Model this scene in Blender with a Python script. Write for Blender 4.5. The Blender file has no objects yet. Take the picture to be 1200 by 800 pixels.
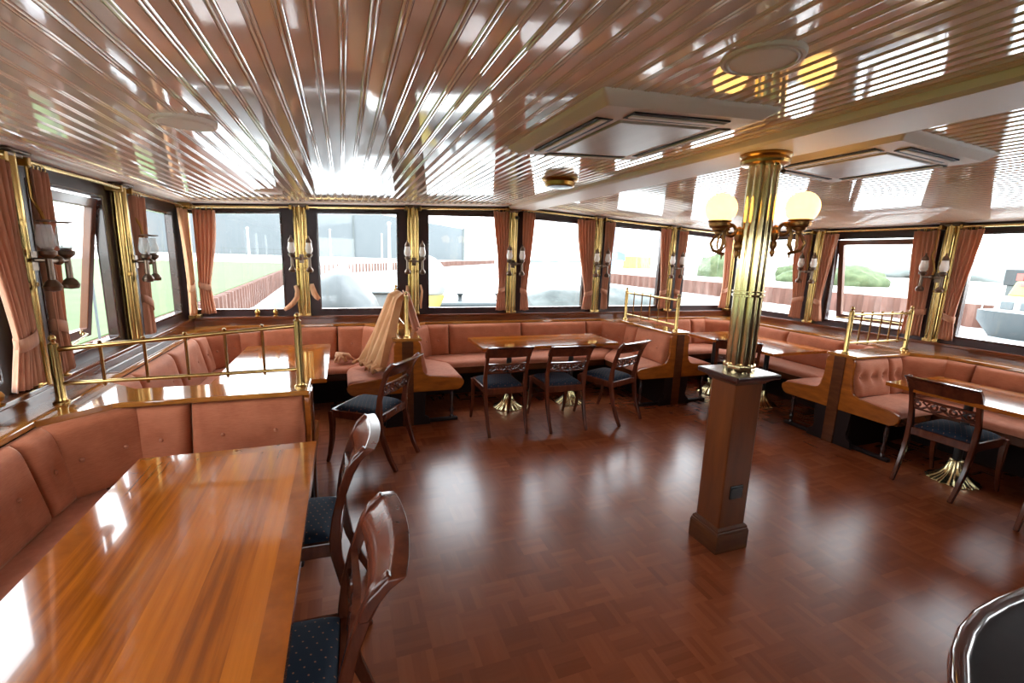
EXPOSURE = 3.55
SKY = 1.0
import bpy, bmesh, math, random
from mathutils import Vector, Matrix
random.seed(7)
sc = bpy.context.scene
COL = sc.collection
PI = math.pi

# ------------------------------------------------------------------ helpers
def sub(a, b): return (a[0]-b[0], a[1]-b[1], a[2]-b[2])

class MB:
    """collects geometry and links it as ONE mesh object"""
    def __init__(self, fmap=None):
        self.v = []; self.f = []; self.map = fmap
    def add(self, verts, faces):
        o = len(self.v)
        if self.map: verts = [self.map(*p) for p in verts]
        self.v += [tuple(p) for p in verts]
        self.f += [tuple(i+o for i in f) for f in faces]
    def box(self, x0, x1, y0, y1, z0, z1):
        self.add([(x0,y0,z0),(x1,y0,z0),(x1,y1,z0),(x0,y1,z0),(x0,y0,z1),(x1,y0,z1),(x1,y1,z1),(x0,y1,z1)],
                 [(3,2,1,0),(4,5,6,7),(0,1,5,4),(1,2,6,5),(2,3,7,6),(3,0,4,7)])
    def prism(self, pts, off):
        n = len(pts); q = [(p[0]+off[0], p[1]+off[1], p[2]+off[2]) for p in pts]
        fs = [tuple(range(n))[::-1], tuple(range(n, 2*n))]
        fs += [(i, (i+1) % n, n+(i+1) % n, n+i) for i in range(n)]
        self.add(list(pts)+q, fs)
    def ring(self, outer, inner, off):
        n = len(outer)
        vs = list(outer)+list(inner)
        vs += [(p[0]+off[0], p[1]+off[1], p[2]+off[2]) for p in vs]
        fs = []
        for i in range(n):
            j = (i+1) % n
            fs += [(i, j, n+j, n+i), (2*n+j, 2*n+i, 3*n+i, 3*n+j), (j, i, 2*n+i, 2*n+j), (n+i, n+j, 3*n+j, 3*n+i)]
        self.add(vs, fs)
    def tube(self, pts, r, seg=10, cap=True, close=False):
        pts = [Vector(p) for p in pts]; n = len(pts)
        rs = r if isinstance(r, (list, tuple)) else [r]*n
        t0 = (pts[1]-pts[0]).normalized()
        up = Vector((0, 0, 1)) if abs(t0.z) < .9 else Vector((1, 0, 0))
        nrm = (up - t0*up.dot(t0)).normalized()
        vs = []; fs = []
        for i in range(n):
            if close: t = (pts[(i+1) % n]-pts[i-1]).normalized()
            else: t = (pts[min(i+1, n-1)]-pts[max(i-1, 0)]).normalized()
            nrm = (nrm - t*nrm.dot(t)).normalized(); b = t.cross(nrm)
            for k in range(seg):
                a = 2*PI*k/seg
                vs.append(tuple(pts[i]+(nrm*math.cos(a)+b*math.sin(a))*rs[i]))
        m = n if close else n-1
        for i in range(m):
            for k in range(seg):
                i2 = (i+1) % n
                fs.append((i*seg+k, i*seg+(k+1) % seg, i2*seg+(k+1) % seg, i2*seg+k))
        if cap and not close:
            fs += [tuple(range(seg))[::-1], tuple(range((n-1)*seg, n*seg))]
        self.add(vs, fs)
    def sweep(self, pts, side, w, d):
        """rectangular bar: centre line pts, w across `side`, d across the other way"""
        pts = [Vector(p) for p in pts]; side = Vector(side).normalized(); n = len(pts)
        ws = w if isinstance(w, (list, tuple)) else [w]*n
        ds = d if isinstance(d, (list, tuple)) else [d]*n
        vs = []; fs = []
        for i in range(n):
            t = (pts[min(i+1, n-1)]-pts[max(i-1, 0)]).normalized()
            b = t.cross(side).normalized()
            for sx, sy in ((-1, -1), (1, -1), (1, 1), (-1, 1)):
                vs.append(tuple(pts[i]+side*(sx*ws[i]/2)+b*(sy*ds[i]/2)))
        for i in range(n-1):
            for k in range(4):
                fs.append((i*4+k, i*4+(k+1) % 4, i*4+4+(k+1) % 4, i*4+4+k))
        fs += [(3, 2, 1, 0), tuple(range((n-1)*4, n*4))]
        self.add(vs, fs)
    def lathe(self, prof, c=(0, 0, 0), seg=20, flute=0, depth=0.0, sx=1, sy=1):
        vs = []; fs = []; n = len(prof)
        for (r, z) in prof:
            for k in range(seg):
                a = 2*PI*k/seg
                q = r*(1-depth*(0.5-0.5*math.cos(flute*a))) if flute else r
                vs.append((c[0]+q*math.cos(a)*sx, c[1]+q*math.sin(a)*sy, c[2]+z))
        for i in range(n-1):
            for k in range(seg):
                fs.append((i*seg+k, i*seg+(k+1) % seg, (i+1)*seg+(k+1) % seg, (i+1)*seg+k))
        fs += [tuple(range(seg))[::-1], tuple(range((n-1)*seg, n*seg))]
        self.add(vs, fs)
    def sphere(self, c, r, seg=16, rings=10, sx=1, sy=1, sz=1):
        prof = []
        for i in range(rings+1):
            a = -PI/2+PI*i/rings
            prof.append((max(r*math.cos(a), 1e-4), r*math.sin(a)*sz))
        self.lathe(prof, c, seg, sx=sx, sy=sy)
    def grid(self, fn, nu, nv):
        vs = [fn(i/nu, j/nv) for j in range(nv+1) for i in range(nu+1)]
        fs = [(j*(nu+1)+i, j*(nu+1)+i+1, (j+1)*(nu+1)+i+1, (j+1)*(nu+1)+i) for j in range(nv) for i in range(nu)]
        self.add(vs, fs)
    def build(self, name, mat, parent=None, smooth=35, bevel=0, bseg=2, fix=True):
        me = bpy.data.meshes.new(name)
        vs = self.v
        if parent is not None:
            root = parent
            while root.parent: root = root.parent
            L = root.location
            if not root.get('_local'):
                vs = [(p[0]-L[0], p[1]-L[1], p[2]-L[2]) for p in vs]
        me.from_pydata(vs, [], self.f); me.update()
        if fix:
            bm = bmesh.new(); bm.from_mesh(me)
            bmesh.ops.recalc_face_normals(bm, faces=bm.faces)
            bm.to_mesh(me); bm.free()
        if smooth:
            for p in me.polygons: p.use_smooth = True
            me.set_sharp_from_angle(angle=math.radians(smooth))
        me.materials.append(mat)
        o = bpy.data.objects.new(name, me); COL.objects.link(o)
        if parent is not None: o.parent = parent
        if bevel:
            m = o.modifiers.new('bevel', 'BEVEL'); m.width = bevel; m.segments = bseg; m.limit_method = 'ANGLE'
            m.angle_limit = math.radians(40); m.harden_normals = False
        return o

def tag(o, label, cat, group=None, kind=None):
    o['label'] = label; o['category'] = cat
    if group: o['group'] = group
    if kind: o['kind'] = kind
    return o
def thing(name, label, cat, loc=(0, 0, 0), group=None, local=False, rotz=0):
    o = bpy.data.objects.new(name, None); COL.objects.link(o)
    o.empty_display_size = .05
    o.location = loc; o.rotation_euler = (0, 0, rotz)
    if local: o['_local'] = 1
    return tag(o, label, cat, group)
def kids(o): return [c for c in COL.objects if c.parent == o]
def dup(root, loc, rotz, label):
    r = root.copy(); COL.objects.link(r); r.location = loc; r.rotation_euler = (0, 0, rotz); r['label'] = label
    for ch in kids(root):
        c = ch.copy(); COL.objects.link(c); c.parent = r
        for g in kids(ch):
            d = g.copy(); COL.objects.link(d); d.parent = c
    return r

# ------------------------------------------------------------------ materials
def newmat(name):
    m = bpy.data.materials.new(name); m.use_nodes = True
    nt = m.node_tree; b = nt.nodes['Principled BSDF']
    return m, nt, b
def N(nt, t, **k):
    n = nt.nodes.new(t)
    for a, v in k.items(): setattr(n, a, v)
    return n
def math_(nt, op, a, b=None, c=None):
    n = nt.nodes.new('ShaderNodeMath'); n.operation = op
    for i, x in enumerate((a, b, c)):
        if x is None: continue
        if isinstance(x, (int, float)): n.inputs[i].default_value = x
        else: nt.links.new(x, n.inputs[i])
    return n.outputs[0]
def coords(nt, scale=(1, 1, 1), rot=(0, 0, 0), kind='Object'):
    tc = N(nt, 'ShaderNodeTexCoord'); mp = N(nt, 'ShaderNodeMapping')
    mp.inputs['Scale'].default_value = scale; mp.inputs['Rotation'].default_value = rot
    nt.links.new(tc.outputs[kind], mp.inputs['Vector'])
    return mp.outputs['Vector']
def ramp(nt, fac, stops):
    r = N(nt, 'ShaderNodeValToRGB'); e = r.color_ramp.elements
    e[0].position, e[0].color = stops[0][0], (*stops[0][1], 1)
    e[1].position, e[1].color = stops[-1][0], (*stops[-1][1], 1)
    for p, c in stops[1:-1]:
        q = e.new(p); q.color = (*c, 1)
    nt.links.new(fac, r.inputs['Fac'])
    return r.outputs['Color']
def noise(nt, vec, scale, detail=4, rough=.55):
    n = N(nt, 'ShaderNodeTexNoise'); n.inputs['Scale'].default_value = scale
    n.inputs['Detail'].default_value = detail; n.inputs['Roughness'].default_value = rough
    nt.links.new(vec, n.inputs['Vector'])
    return n.outputs['Fac']
def bump(nt, b, h, strength=.2, dist=.01):
    n = N(nt, 'ShaderNodeBump'); n.inputs['Strength'].default_value = strength; n.inputs['Distance'].default_value = dist
    nt.links.new(h, n.inputs['Height']); nt.links.new(n.outputs['Normal'], b.inputs['Normal'])
def plain(name, col, rough=.5, metal=0, coat=0, sheen=0, emit=None, est=0):
    m, nt, b = newmat(name)
    b.inputs['Base Color'].default_value = (*col, 1); b.inputs['Roughness'].default_value = rough
    b.inputs['Metallic'].default_value = metal; b.inputs['Coat Weight'].default_value = coat
    b.inputs['Coat Roughness'].default_value = .06
    b.inputs['Sheen Weight'].default_value = sheen
    if emit:
        b.inputs['Emission Color'].default_value = (*emit, 1); b.inputs['Emission Strength'].default_value = est
    return m
def wood(name, dark, light, scale=(1.2, 18, 18), rough=.2, coat=.0, seed=0, sc_=2.2, spec=.5):
    m, nt, b = newmat(name)
    v = coords(nt, scale)
    f = noise(nt, v, sc_, 6, .6)
    c = ramp(nt, f, [(.3, dark), (.7, light)])
    nt.links.new(c, b.inputs['Base Color'])
    b.inputs['Roughness'].default_value = rough; b.inputs['Coat Weight'].default_value = coat
    b.inputs['Coat Roughness'].default_value = .05; b.inputs['Specular IOR Level'].default_value = spec
    return m

def mat_table(name, along='X'):
    """varnished boards of honey coloured wood inside a mitred border; object space, long side along X"""
    m, nt, b = newmat(name)
    tc = N(nt, 'ShaderNodeTexCoord'); sx = N(nt, 'ShaderNodeSeparateXYZ')
    nt.links.new(tc.outputs['Generated'], sx.inputs[0])
    ob = N(nt, 'ShaderNodeSeparateXYZ'); nt.links.new(tc.outputs['Object'], ob.inputs[0])
    gx, gy = (ob.outputs[0], ob.outputs[1]) if along == 'X' else (ob.outputs[1], ob.outputs[0])
    strip = math_(nt, 'FLOOR', math_(nt, 'MULTIPLY', gy, 9.0))
    wn = N(nt, 'ShaderNodeTexWhiteNoise'); wn.noise_dimensions = '1D'; nt.links.new(strip, wn.inputs['W'])
    cmb = N(nt, 'ShaderNodeCombineXYZ')
    nt.links.new(math_(nt, 'MULTIPLY', gx, 1.0), cmb.inputs[0])
    nt.links.new(math_(nt, 'ADD', math_(nt, 'MULTIPLY', gy, 22.0), math_(nt, 'MULTIPLY', wn.outputs['Value'], 40.0)), cmb.inputs[1])
    g = noise(nt, cmb.outputs[0], 2.0, 6, .6)
    mix = math_(nt, 'ADD', math_(nt, 'MULTIPLY', g, .75), math_(nt, 'MULTIPLY', wn.outputs['Value'], .32))
    c = ramp(nt, mix, [(.3, (.20, .046, .004)), (.52, (.37, .093, .007)), (.8, (.50, .142, .012))])
    nt.links.new(c, b.inputs['Base Color'])
    b.inputs['Roughness'].default_value = .10
    b.inputs['Coat Weight'].default_value = .6; b.inputs['Coat Roughness'].default_value = .03
    return m

def mat_floor():
    m, nt, b = newmat('parquet')
    tc = N(nt, 'ShaderNodeTexCoord'); mp = N(nt, 'ShaderNodeMapping'); mp.inputs['Rotation'].default_value = (0, 0, math.radians(0))
    nt.links.new(tc.outputs['Object'], mp.inputs['Vector'])
    s = N(nt, 'ShaderNodeSeparateXYZ'); nt.links.new(mp.outputs['Vector'], s.inputs[0])
    S = 1/.15
    u = math_(nt, 'MULTIPLY', s.outputs[0], S); w = math_(nt, 'MULTIPLY', s.outputs[1], S)
    cu = math_(nt, 'FLOOR', u); cw = math_(nt, 'FLOOR', w)
    par = math_(nt, 'FLOORED_MODULO', math_(nt, 'ADD', cu, cw), 2.0)
    fu = math_(nt, 'FRACT', u); fw = math_(nt, 'FRACT', w)
    # strip coordinate across, grain coordinate along
    def sel(a, c_): return math_(nt, 'ADD', math_(nt, 'MULTIPLY', a, par), math_(nt, 'MULTIPLY', c_, math_(nt, 'SUBTRACT', 1.0, par)))
    ac = sel(fu, fw)
    st = math_(nt, 'FLOOR', math_(nt, 'MULTIPLY', ac, 5.0))
    cm = N(nt, 'ShaderNodeCombineXYZ'); nt.links.new(cu, cm.inputs[0]); nt.links.new(cw, cm.inputs[1]); nt.links.new(st, cm.inputs[2])
    wn = N(nt, 'ShaderNodeTexWhiteNoise'); nt.links.new(cm.outputs[0], wn.inputs['Vector'])
    cm2 = N(nt, 'ShaderNodeCombineXYZ'); nt.links.new(cu, cm2.inputs[0]); nt.links.new(cw, cm2.inputs[1])
    wn2 = N(nt, 'ShaderNodeTexWhiteNoise'); nt.links.new(cm2.outputs[0], wn2.inputs['Vector'])
    al = sel(s.outputs[1], s.outputs[0]); acr = sel(s.outputs[0], s.outputs[1])
    cg = N(nt, 'ShaderNodeCombineXYZ')
    nt.links.new(math_(nt, 'MULTIPLY', al, 5.0), cg.inputs[0]); nt.links.new(math_(nt, 'MULTIPLY', acr, 55.0), cg.inputs[1])
    nt.links.new(math_(nt, 'MULTIPLY', wn.outputs['Value'], 30.0), cg.inputs[2])
    g = noise(nt, cg.outputs[0], 1.0, 4)
    val = math_(nt, 'ADD', math_(nt, 'ADD', math_(nt, 'MULTIPLY', wn.outputs['Value'], .34), math_(nt, 'MULTIPLY', wn2.outputs['Value'], .30)), math_(nt, 'MULTIPLY', g, .36))
    c = ramp(nt, val, [(.2, (.145, .033, .011)), (.5, (.185, .044, .015)), (.85, (.235, .062, .022))])
    nt.links.new(c, b.inputs['Base Color'])
    v3 = coords(nt, (1, 1, 1))
    r1 = noise(nt, v3, 1.2, 2); r2 = noise(nt, v3, 55, 3)
    rr = N(nt, 'ShaderNodeMapRange'); nt.links.new(r1, rr.inputs[0]); rr.inputs[1].default_value = .3; rr.inputs[2].default_value = .7
    rr.inputs[3].default_value = .22; rr.inputs[4].default_value = .27; b.inputs['Specular IOR Level'].default_value = .38
    nt.links.new(rr.outputs[0], b.inputs['Roughness'])
    h = math_(nt, 'ADD', math_(nt, 'MULTIPLY', r2, .6), math_(nt, 'MULTIPLY', wn.outputs['Value'], .5))
    bump(nt, b, noise(nt, v3, 9, 3), .06, .01)
    return m

def mat_ceiling():
    m, nt, b = newmat('gloss_cream_paint')
    b.inputs['Base Color'].default_value = (.90, .74, .62, 1)
    b.inputs['Roughness'].default_value = .06
    b.inputs['Specular IOR Level'].default_value = .8; b.inputs['Coat Weight'].default_value = .55; b.inputs['Coat IOR'].default_value = 1.6; b.inputs['Coat Roughness'].default_value = .03
    v = coords(nt, (10, 1.6, 10)); h = noise(nt, v, 6, 5)
    v2 = coords(nt, (60, 40, 60)); h2 = noise(nt, v2, 3, 2)
    bump(nt, b, math_(nt, 'ADD', math_(nt, 'MULTIPLY', h, .8), math_(nt, 'MULTIPLY', h2, .18)), .05, .004)
    return m

def mat_velvet(name, c0, c1, grain=(90, 6, 90)):
    m, nt, b = newmat(name)
    v = coords(nt, (1, 1, 1)); f = noise(nt, v, 9, 4)
    v2 = coords(nt, (14, 14, 160)); f2 = noise(nt, v2, 2, 3)
    mix = math_(nt, 'ADD', math_(nt, 'MULTIPLY', f, .5), math_(nt, 'MULTIPLY', f2, .5))
    c = ramp(nt, mix, [(.35, c0), (.65, c1)])
    nt.links.new(c, b.inputs['Base Color'])
    b.inputs['Roughness'].default_value = .75; b.inputs['Sheen Weight'].default_value = .35
    b.inputs['Sheen Roughness'].default_value = .35; b.inputs['Sheen Tint'].default_value = (1, .72, .54, 1)
    b.inputs['Specular IOR Level'].default_value = .3
    bump(nt, b, f2, .25, .003)
    return m

def mat_navy():
    m, nt, b = newmat('navy_dotted_fabric')
    tc = N(nt, 'ShaderNodeTexCoord'); s = N(nt, 'ShaderNodeSeparateXYZ'); nt.links.new(tc.outputs['Object'], s.inputs[0])
    S = 1/.034
    a = math_(nt, 'ADD', math_(nt, 'MULTIPLY', s.outputs[0], S), math_(nt, 'MULTIPLY', s.outputs[1], S*.5))
    c_ = math_(nt, 'SUBTRACT', math_(nt, 'MULTIPLY', s.outputs[1], S), math_(nt, 'MULTIPLY', s.outputs[0], S*.5))
    fa = math_(nt, 'SUBTRACT', math_(nt, 'FRACT', a), .5); fc = math_(nt, 'SUBTRACT', math_(nt, 'FRACT', c_), .5)
    d = math_(nt, 'SQRT', math_(nt, 'ADD', math_(nt, 'MULTIPLY', fa, fa), math_(nt, 'MULTIPLY', fc, fc)))
    k = math_(nt, 'LESS_THAN', d, .085)
    mx = N(nt, 'ShaderNodeMix'); mx.data_type = 'RGBA'
    nt.links.new(k, mx.inputs['Factor']); mx.inputs['A'].default_value = (.006, .013, .027, 1); mx.inputs['B'].default_value = (.24, .10, .05, 1)
    nt.links.new(mx.outputs['Result'], b.inputs['Base Color'])
    b.inputs['Roughness'].default_value = .8; b.inputs['Specular IOR Level'].default_value = .2
    return m

def mat_brass(name, col=(.78, .53, .17), r0=.12, r1=.34):
    m, nt, b = newmat(name)
    v = coords(nt, (3, 3, 1)); f = noise(nt, v, 3, 3)
    c = ramp(nt, f, [(.3, tuple(x*.80 for x in col)), (.6, col)])
    nt.links.new(c, b.inputs['Base Color']); b.inputs['Metallic'].default_value = 1
    rr = N(nt, 'ShaderNodeMapRange'); nt.links.new(f, rr.inputs[0]); rr.inputs[3].default_value = r1; rr.inputs[4].default_value = r0
    nt.links.new(rr.outputs[0], b.inputs['Roughness'])
    return m

def mat_curtain(name, c0, c1, vec=(40, 40, 1.5)):
    m, nt, b = newmat(name)
    v = coords(nt, vec); f = noise(nt, v, 1.5, 3)
    c = ramp(nt, f, [(.3, c0), (.7, c1)])
    nt.links.new(c, b.inputs['Base Color']); b.inputs['Roughness'].default_value = .8
    b.inputs['Sheen Weight'].default_value = .3
    tr = N(nt, 'ShaderNodeBsdfTranslucent'); nt.links.new(c, tr.inputs['Color'])
    mx = N(nt, 'ShaderNodeMixShader'); mx.inputs[0].default_value = .30
    out = nt.nodes['Material Output']
    nt.links.new(b.outputs[0], mx.inputs[1]); nt.links.new(tr.outputs[0], mx.inputs[2]); nt.links.new(mx.outputs[0], out.inputs['Surface'])
    return m

def mat_pane(name, tint=(.96, .98, .97), white=0.0):
    m, nt, b = newmat(name)
    nt.nodes.remove(b); out = nt.nodes['Material Output']
    t = N(nt, 'ShaderNodeBsdfTransparent'); t.inputs[0].default_value = (*tint, 1)
    g = N(nt, 'ShaderNodeBsdfGlossy'); g.inputs['Roughness'].default_value = .02
    lw = N(nt, 'ShaderNodeLayerWeight'); lw.inputs[0].default_value = .5
    fc = math_(nt, 'ADD', .02, math_(nt, 'MULTIPLY', .35, math_(nt, 'POWER', lw.outputs['Facing'], 6.0)))
    mx = N(nt, 'ShaderNodeMixShader'); nt.links.new(fc, mx.inputs[0])
    nt.links.new(t.outputs[0], mx.inputs[1]); nt.links.new(g.outputs[0], mx.inputs[2])
    last = mx.outputs[0]
    if white:
        d = N(nt, 'ShaderNodeBsdfDiffuse'); d.inputs[0].default_value = (.85, .85, .85, 1)
        m2 = N(nt, 'ShaderNodeMixShader'); m2.inputs[0].default_value = white
        nt.links.new(last, m2.inputs[1]); nt.links.new(d.outputs[0], m2.inputs[2]); last = m2.outputs[0]
    nt.links.new(last, out.inputs['Surface'])
    return m

def mat_noisy(name, stops, scale=3, rough=.8, vec=(1, 1, 1), bmp=0):
    m, nt, b = newmat(name)
    v = coords(nt, vec); f = noise(nt, v, scale, 5)
    nt.links.new(ramp(nt, f, stops), b.inputs['Base Color']); b.inputs['Roughness'].default_value = rough
    b.inputs['Specular IOR Level'].default_value = .2
    if bmp: bump(nt, b, f, bmp, .02)
    return m

M = {}
M['floor'] = mat_floor()
M['ceil'] = mat_ceiling()
M['cream'] = plain('cream_satin_paint', (.92, .82, .72), .5)
M['ac'] = plain('cream_plastic', (.82, .70, .59), .5)
M['ac_grille'] = wood('cassette_grille', (.50, .42, .35), (.60, .51, .43), (6, 1, 1), .35)
M['slot'] = plain('dark_slot', (.02, .012, .015), .6)
M['mahogany'] = wood('dark_mahogany', (.022, .007, .006), (.05, .016, .012), (2, 2, 2), .22, .3)
M['frame'] = wood('window_frame_wood', (.026, .011, .012), (.045, .018, .017), (2, 2, 2), .35, .0, spec=.3)
M['sash'] = wood('sash_wood', (.10, .03, .012), (.17, .055, .02), (2, 2, 2), .3, .2)
M['wall'] = wood('wall_panel_wood', (.085, .021, .008), (.16, .042, .013), (1.2, 1.2, 9), .16, .1, spec=.4)
M['oak'] = wood('honey_panel_wood', (.18, .043, .005), (.32, .083, .009), (2, 2, 9), .25, .0, sc_=2.5, spec=.35)
M['oakd'] = wood('brown_panel_wood', (.055, .014, .005), (.10, .028, .008), (2, 2, 9), .25, .0, spec=.35)
M['void'] = plain('black_brown_wood', (.012, .004, .003), .6)
M['void'].node_tree.nodes['Principled BSDF'].inputs['Specular IOR Level'].default_value = .15
M['board'] = wood('varnished_board', (.26, .085, .014), (.40, .15, .028), (3, 3, 3), .08, .6)
M['chair'] = wood('chair_mahogany', (.045, .010, .005), (.11, .025, .011), (9, 9, 2), .17)
M['chair'].node_tree.nodes['Principled BSDF'].inputs['Specular IOR Level'].default_value = .38
M['table'] = mat_table('table_boards_x', 'X')
M['tabley'] = mat_table('table_boards_y', 'Y')
M['tband'] = wood('table_border', (.22, .052, .005), (.33, .085, .009), (5, 5, 5), .10, .6)
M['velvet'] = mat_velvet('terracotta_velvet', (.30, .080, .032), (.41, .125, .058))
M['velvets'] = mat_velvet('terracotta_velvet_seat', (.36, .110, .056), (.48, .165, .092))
M['button'] = plain('terracotta_button', (.36, .12, .06), .5)
M['navy'] = mat_navy()
M['brass'] = mat_brass('brass', (.48, .315, .115), .12, .28)
M['brassp'] = mat_brass('pillar_brass', (.76, .60, .32), .08, .18)
M['brassb'] = mat_brass('bright_brass', (.74, .54, .23), .12, .26)
M['brassd'] = mat_brass('aged_brass', (.42, .24, .07), .2, .4)
M['dbrass'] = mat_brass('dark_bronze', (.17, .12, .09), .25, .45)
M['black'] = plain('black_metal', (.012, .01, .01), .35)
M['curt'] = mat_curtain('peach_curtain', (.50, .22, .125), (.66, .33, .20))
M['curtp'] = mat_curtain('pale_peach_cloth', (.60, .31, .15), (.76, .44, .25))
M['pane'] = mat_pane('window_glass')
M['chimney'] = mat_pane('chimney_glass', (.93, .95, .95), .22)
M['frost'] = plain('frosted_white_glass', (.80, .78, .75), .3)
M['globe'] = plain('lit_opal_glass', (.9, .82, .5), .3, emit=(1.0, .52, .13), est=.42)
M['socket'] = plain('black_socket', (.008, .007, .007), .25)
M['pillar'] = wood('pillar_wood', (.075, .018, .005), (.14, .036, .008), (5, 5, .8), .28, .0, spec=.35)
M['bronze'] = mat_brass('bronze_scroll', (.40, .19, .07), .22, .42)
M['bar'] = wood('bar_top_wood', (.008, .002, .002), (.014, .004, .004), (3, 3, 3), .4, spec=.04)
M['barr'] = plain('bar_rim_varnish', (.05, .014, .010), .1, coat=.6)
M['curtp2'] = mat_curtain('pale_gold_cloth', (.60, .31, .13), (.74, .42, .20), (4, 4, 4))
# ------------------------------------------------------------------ camera, world
CAMZ = 1.65
cam = bpy.data.cameras.new('camera'); camo = bpy.data.objects.new('camera', cam); COL.objects.link(camo)
cam.sensor_width = 36; cam.lens = 530.3233/1200*36; cam.clip_start = .02; cam.clip_end = 600
yaw, pit, rol = math.radians(20.48807), math.radians(10.65941), math.radians(1.85268)
fw = Vector((math.sin(yaw)*math.cos(pit), math.cos(yaw)*math.cos(pit), -math.sin(pit)))
r0 = Vector((math.cos(yaw), -math.sin(yaw), 0)); u0 = r0.cross(fw)
rr = r0*math.cos(rol)+u0*math.sin(rol); uu = -r0*math.sin(rol)+u0*math.cos(rol)
camo.matrix_world = Matrix(((rr.x, uu.x, -fw.x, 0), (rr.y, uu.y, -fw.y, 0), (rr.z, uu.z, -fw.z, CAMZ), (0, 0, 0, 1)))
sc.camera = camo
vs_ = sc.view_settings; sc.display_settings.display_device = 'sRGB'
vs_.view_transform = 'Standard'; vs_.look = 'None'; vs_.gamma = 1; vs_.use_curve_mapping = False
vs_.exposure = EXPOSURE
sc.cycles.use_denoising = True
sc.cycles.max_bounces = 10; sc.cycles.diffuse_bounces = 5; sc.cycles.glossy_bounces = 5; sc.cycles.transparent_max_bounces = 16
sc.cycles.caustics_reflective = False; sc.cycles.caustics_refractive = False
sc.cycles.sample_clamp_indirect = 6
w = bpy.data.worlds.new('overcast_sky'); sc.world = w; w.use_nodes = True
nt = w.node_tree; bg = nt.nodes['Background']
tc = N(nt, 'ShaderNodeTexCoord'); sp = N(nt, 'ShaderNodeSeparateXYZ'); nt.links.new(tc.outputs['Generated'], sp.inputs[0])
nt.links.new(ramp(nt, sp.outputs[2], [(.0, (.95, .97, 1.0)), (.5, (.86, .92, 1.0))]), bg.inputs['Color'])
bg.inputs['Strength'].default_value = SKY

# ------------------------------------------------------------------ room frame (metres; camera over the origin, planks run along +Y)
XL, XR, YB, YF = -1.4246, 5.484, 5.333, -1.9      # inner edge of the window sills
GL = .09                                           # glass lies this far outside the sill edge
XC = 2.06
def zc(x):
    return 2.255-.055*(XC-x) if x < XC else 2.255-.044*(x-XC)
def mback(s, d, z): return (s, YB-d, z)
def mleft(s, d, z): return (XL+d, s, z)
def mright(s, d, z): return (XR-d, s, z)
SILL = .945; LEDGE = .86

fl = MB(); fl.box(XL-.3, XR+.3, YF-.2, YB+.3, -.08, 0)
tag(fl.build('floor', M['floor'], smooth=0), 'glossy red-brown parquet floor', 'floor', kind='structure')

# ceiling: boards along Y, a pair of beads and grooves at each joint
def plank_sheet(x0, x1, y0, y1):
    mb = MB(); w_ = .0622; xs = []
    n = int((x1-x0)/w_)
    for i in range(n+1):
        b = x0+i*w_
        for dx, dz in ((0, 0), (.0004, .0045), (.0022, .0045), (.0030, .0005), (.0046, -.0018), (.0070, -.0026), (.0094, -.0018), (.0110, .0005), (.0116, .0045), (.0134, .0045), (.0142, .0005), (.0158, -.0018), (.0182, -.0026), (.0206, -.0018), (.0222, .0005), (.0228, .0045), (.0244, .0045), (.0248, 0)):
            if b+dx <= x1: xs.append((b+dx, dz))
    xs.append((x1, 0))
    vs = [(x, y0, zc(x)+dz) for x, dz in xs]+[(x, y1, zc(x)+dz) for x, dz in xs]
    m = len(xs); vs += [(x0, y0, zc(x0)+.12), (x1, y0, zc(x1)+.12), (x0, y1, zc(x0)+.12), (x1, y1, zc(x1)+.12)]
    fs = [(i, i+1, m+i+1, m+i) for i in range(m-1)]
    fs += [(2*m, 2*m+2, 2*m+3, 2*m+1), (0, m, 2*m+2, 2*m), (m-1, 2*m+1, 2*m+3, 2*m-1), tuple(range(m))+(2*m+1, 2*m), tuple(range(m, 2*m))+(2*m+3, 2*m+2)]
    mb.add(vs, fs); return mb
c1 = plank_sheet(XL-.25, XC, YF-.1, YB+.25)
c2 = plank_sheet(XC, XR+.25, YF-.1, YB+.25)
c1.v += c2.v; o_ = len(c1.v)-len(c2.v); c1.f += [tuple(i+o_ for i in f) for f in c2.f]
tag(c1.build('ceiling', M['ceil'], smooth=0, fix=False), 'glossy cream ceiling of narrow beaded boards', 'ceiling', kind='structure')
# beam
bm_ = MB()
bm_.prism([(1.885, YF, 2.25), (1.885, YF, 2.218), (1.905, YF, 2.206), (2.215, YF, 2.206), (2.235, YF, 2.218), (2.235, YF, 2.25)], (0, YB-.03-YF, 0))
tag(bm_.build('trim_1', M['cream'], smooth=0), 'shallow cream beam along the middle of the ceiling', 'beam', kind='structure')
# flat trim boards where the ceiling meets the windows
t = MB()
for a, b in ((XL-.1, 1.885), (2.235, XR+.1)):
    t.prism([(a, YB-.14, zc(a)+.01), (b, YB-.14, zc(b)+.01), (b, YB-.14, zc(b)-.008), (a, YB-.14, zc(a)-.008)], (0, .2, 0))
tag(t.build('trim_2', M['cream'], smooth=0), 'flat cream trim board above the far windows', 'trim', kind='structure')
for nm, x0, x1, lb in (('trim_3', XL-.1, XL+.10, 'left'), ('trim_4', XR-.10, XR+.1, 'right')):
    t = MB(); t.prism([(x0, YF, zc(x0)+.01), (x1, YF, zc(x1)+.01), (x1, YF, zc(x1)-.008), (x0, YF, zc(x0)-.008)], (0, YB-.14-YF, 0))
    tag(t.build(nm, M['cream'], smooth=0), 'flat cream trim board above the %s windows' % lb, 'trim', kind='structure')

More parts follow.
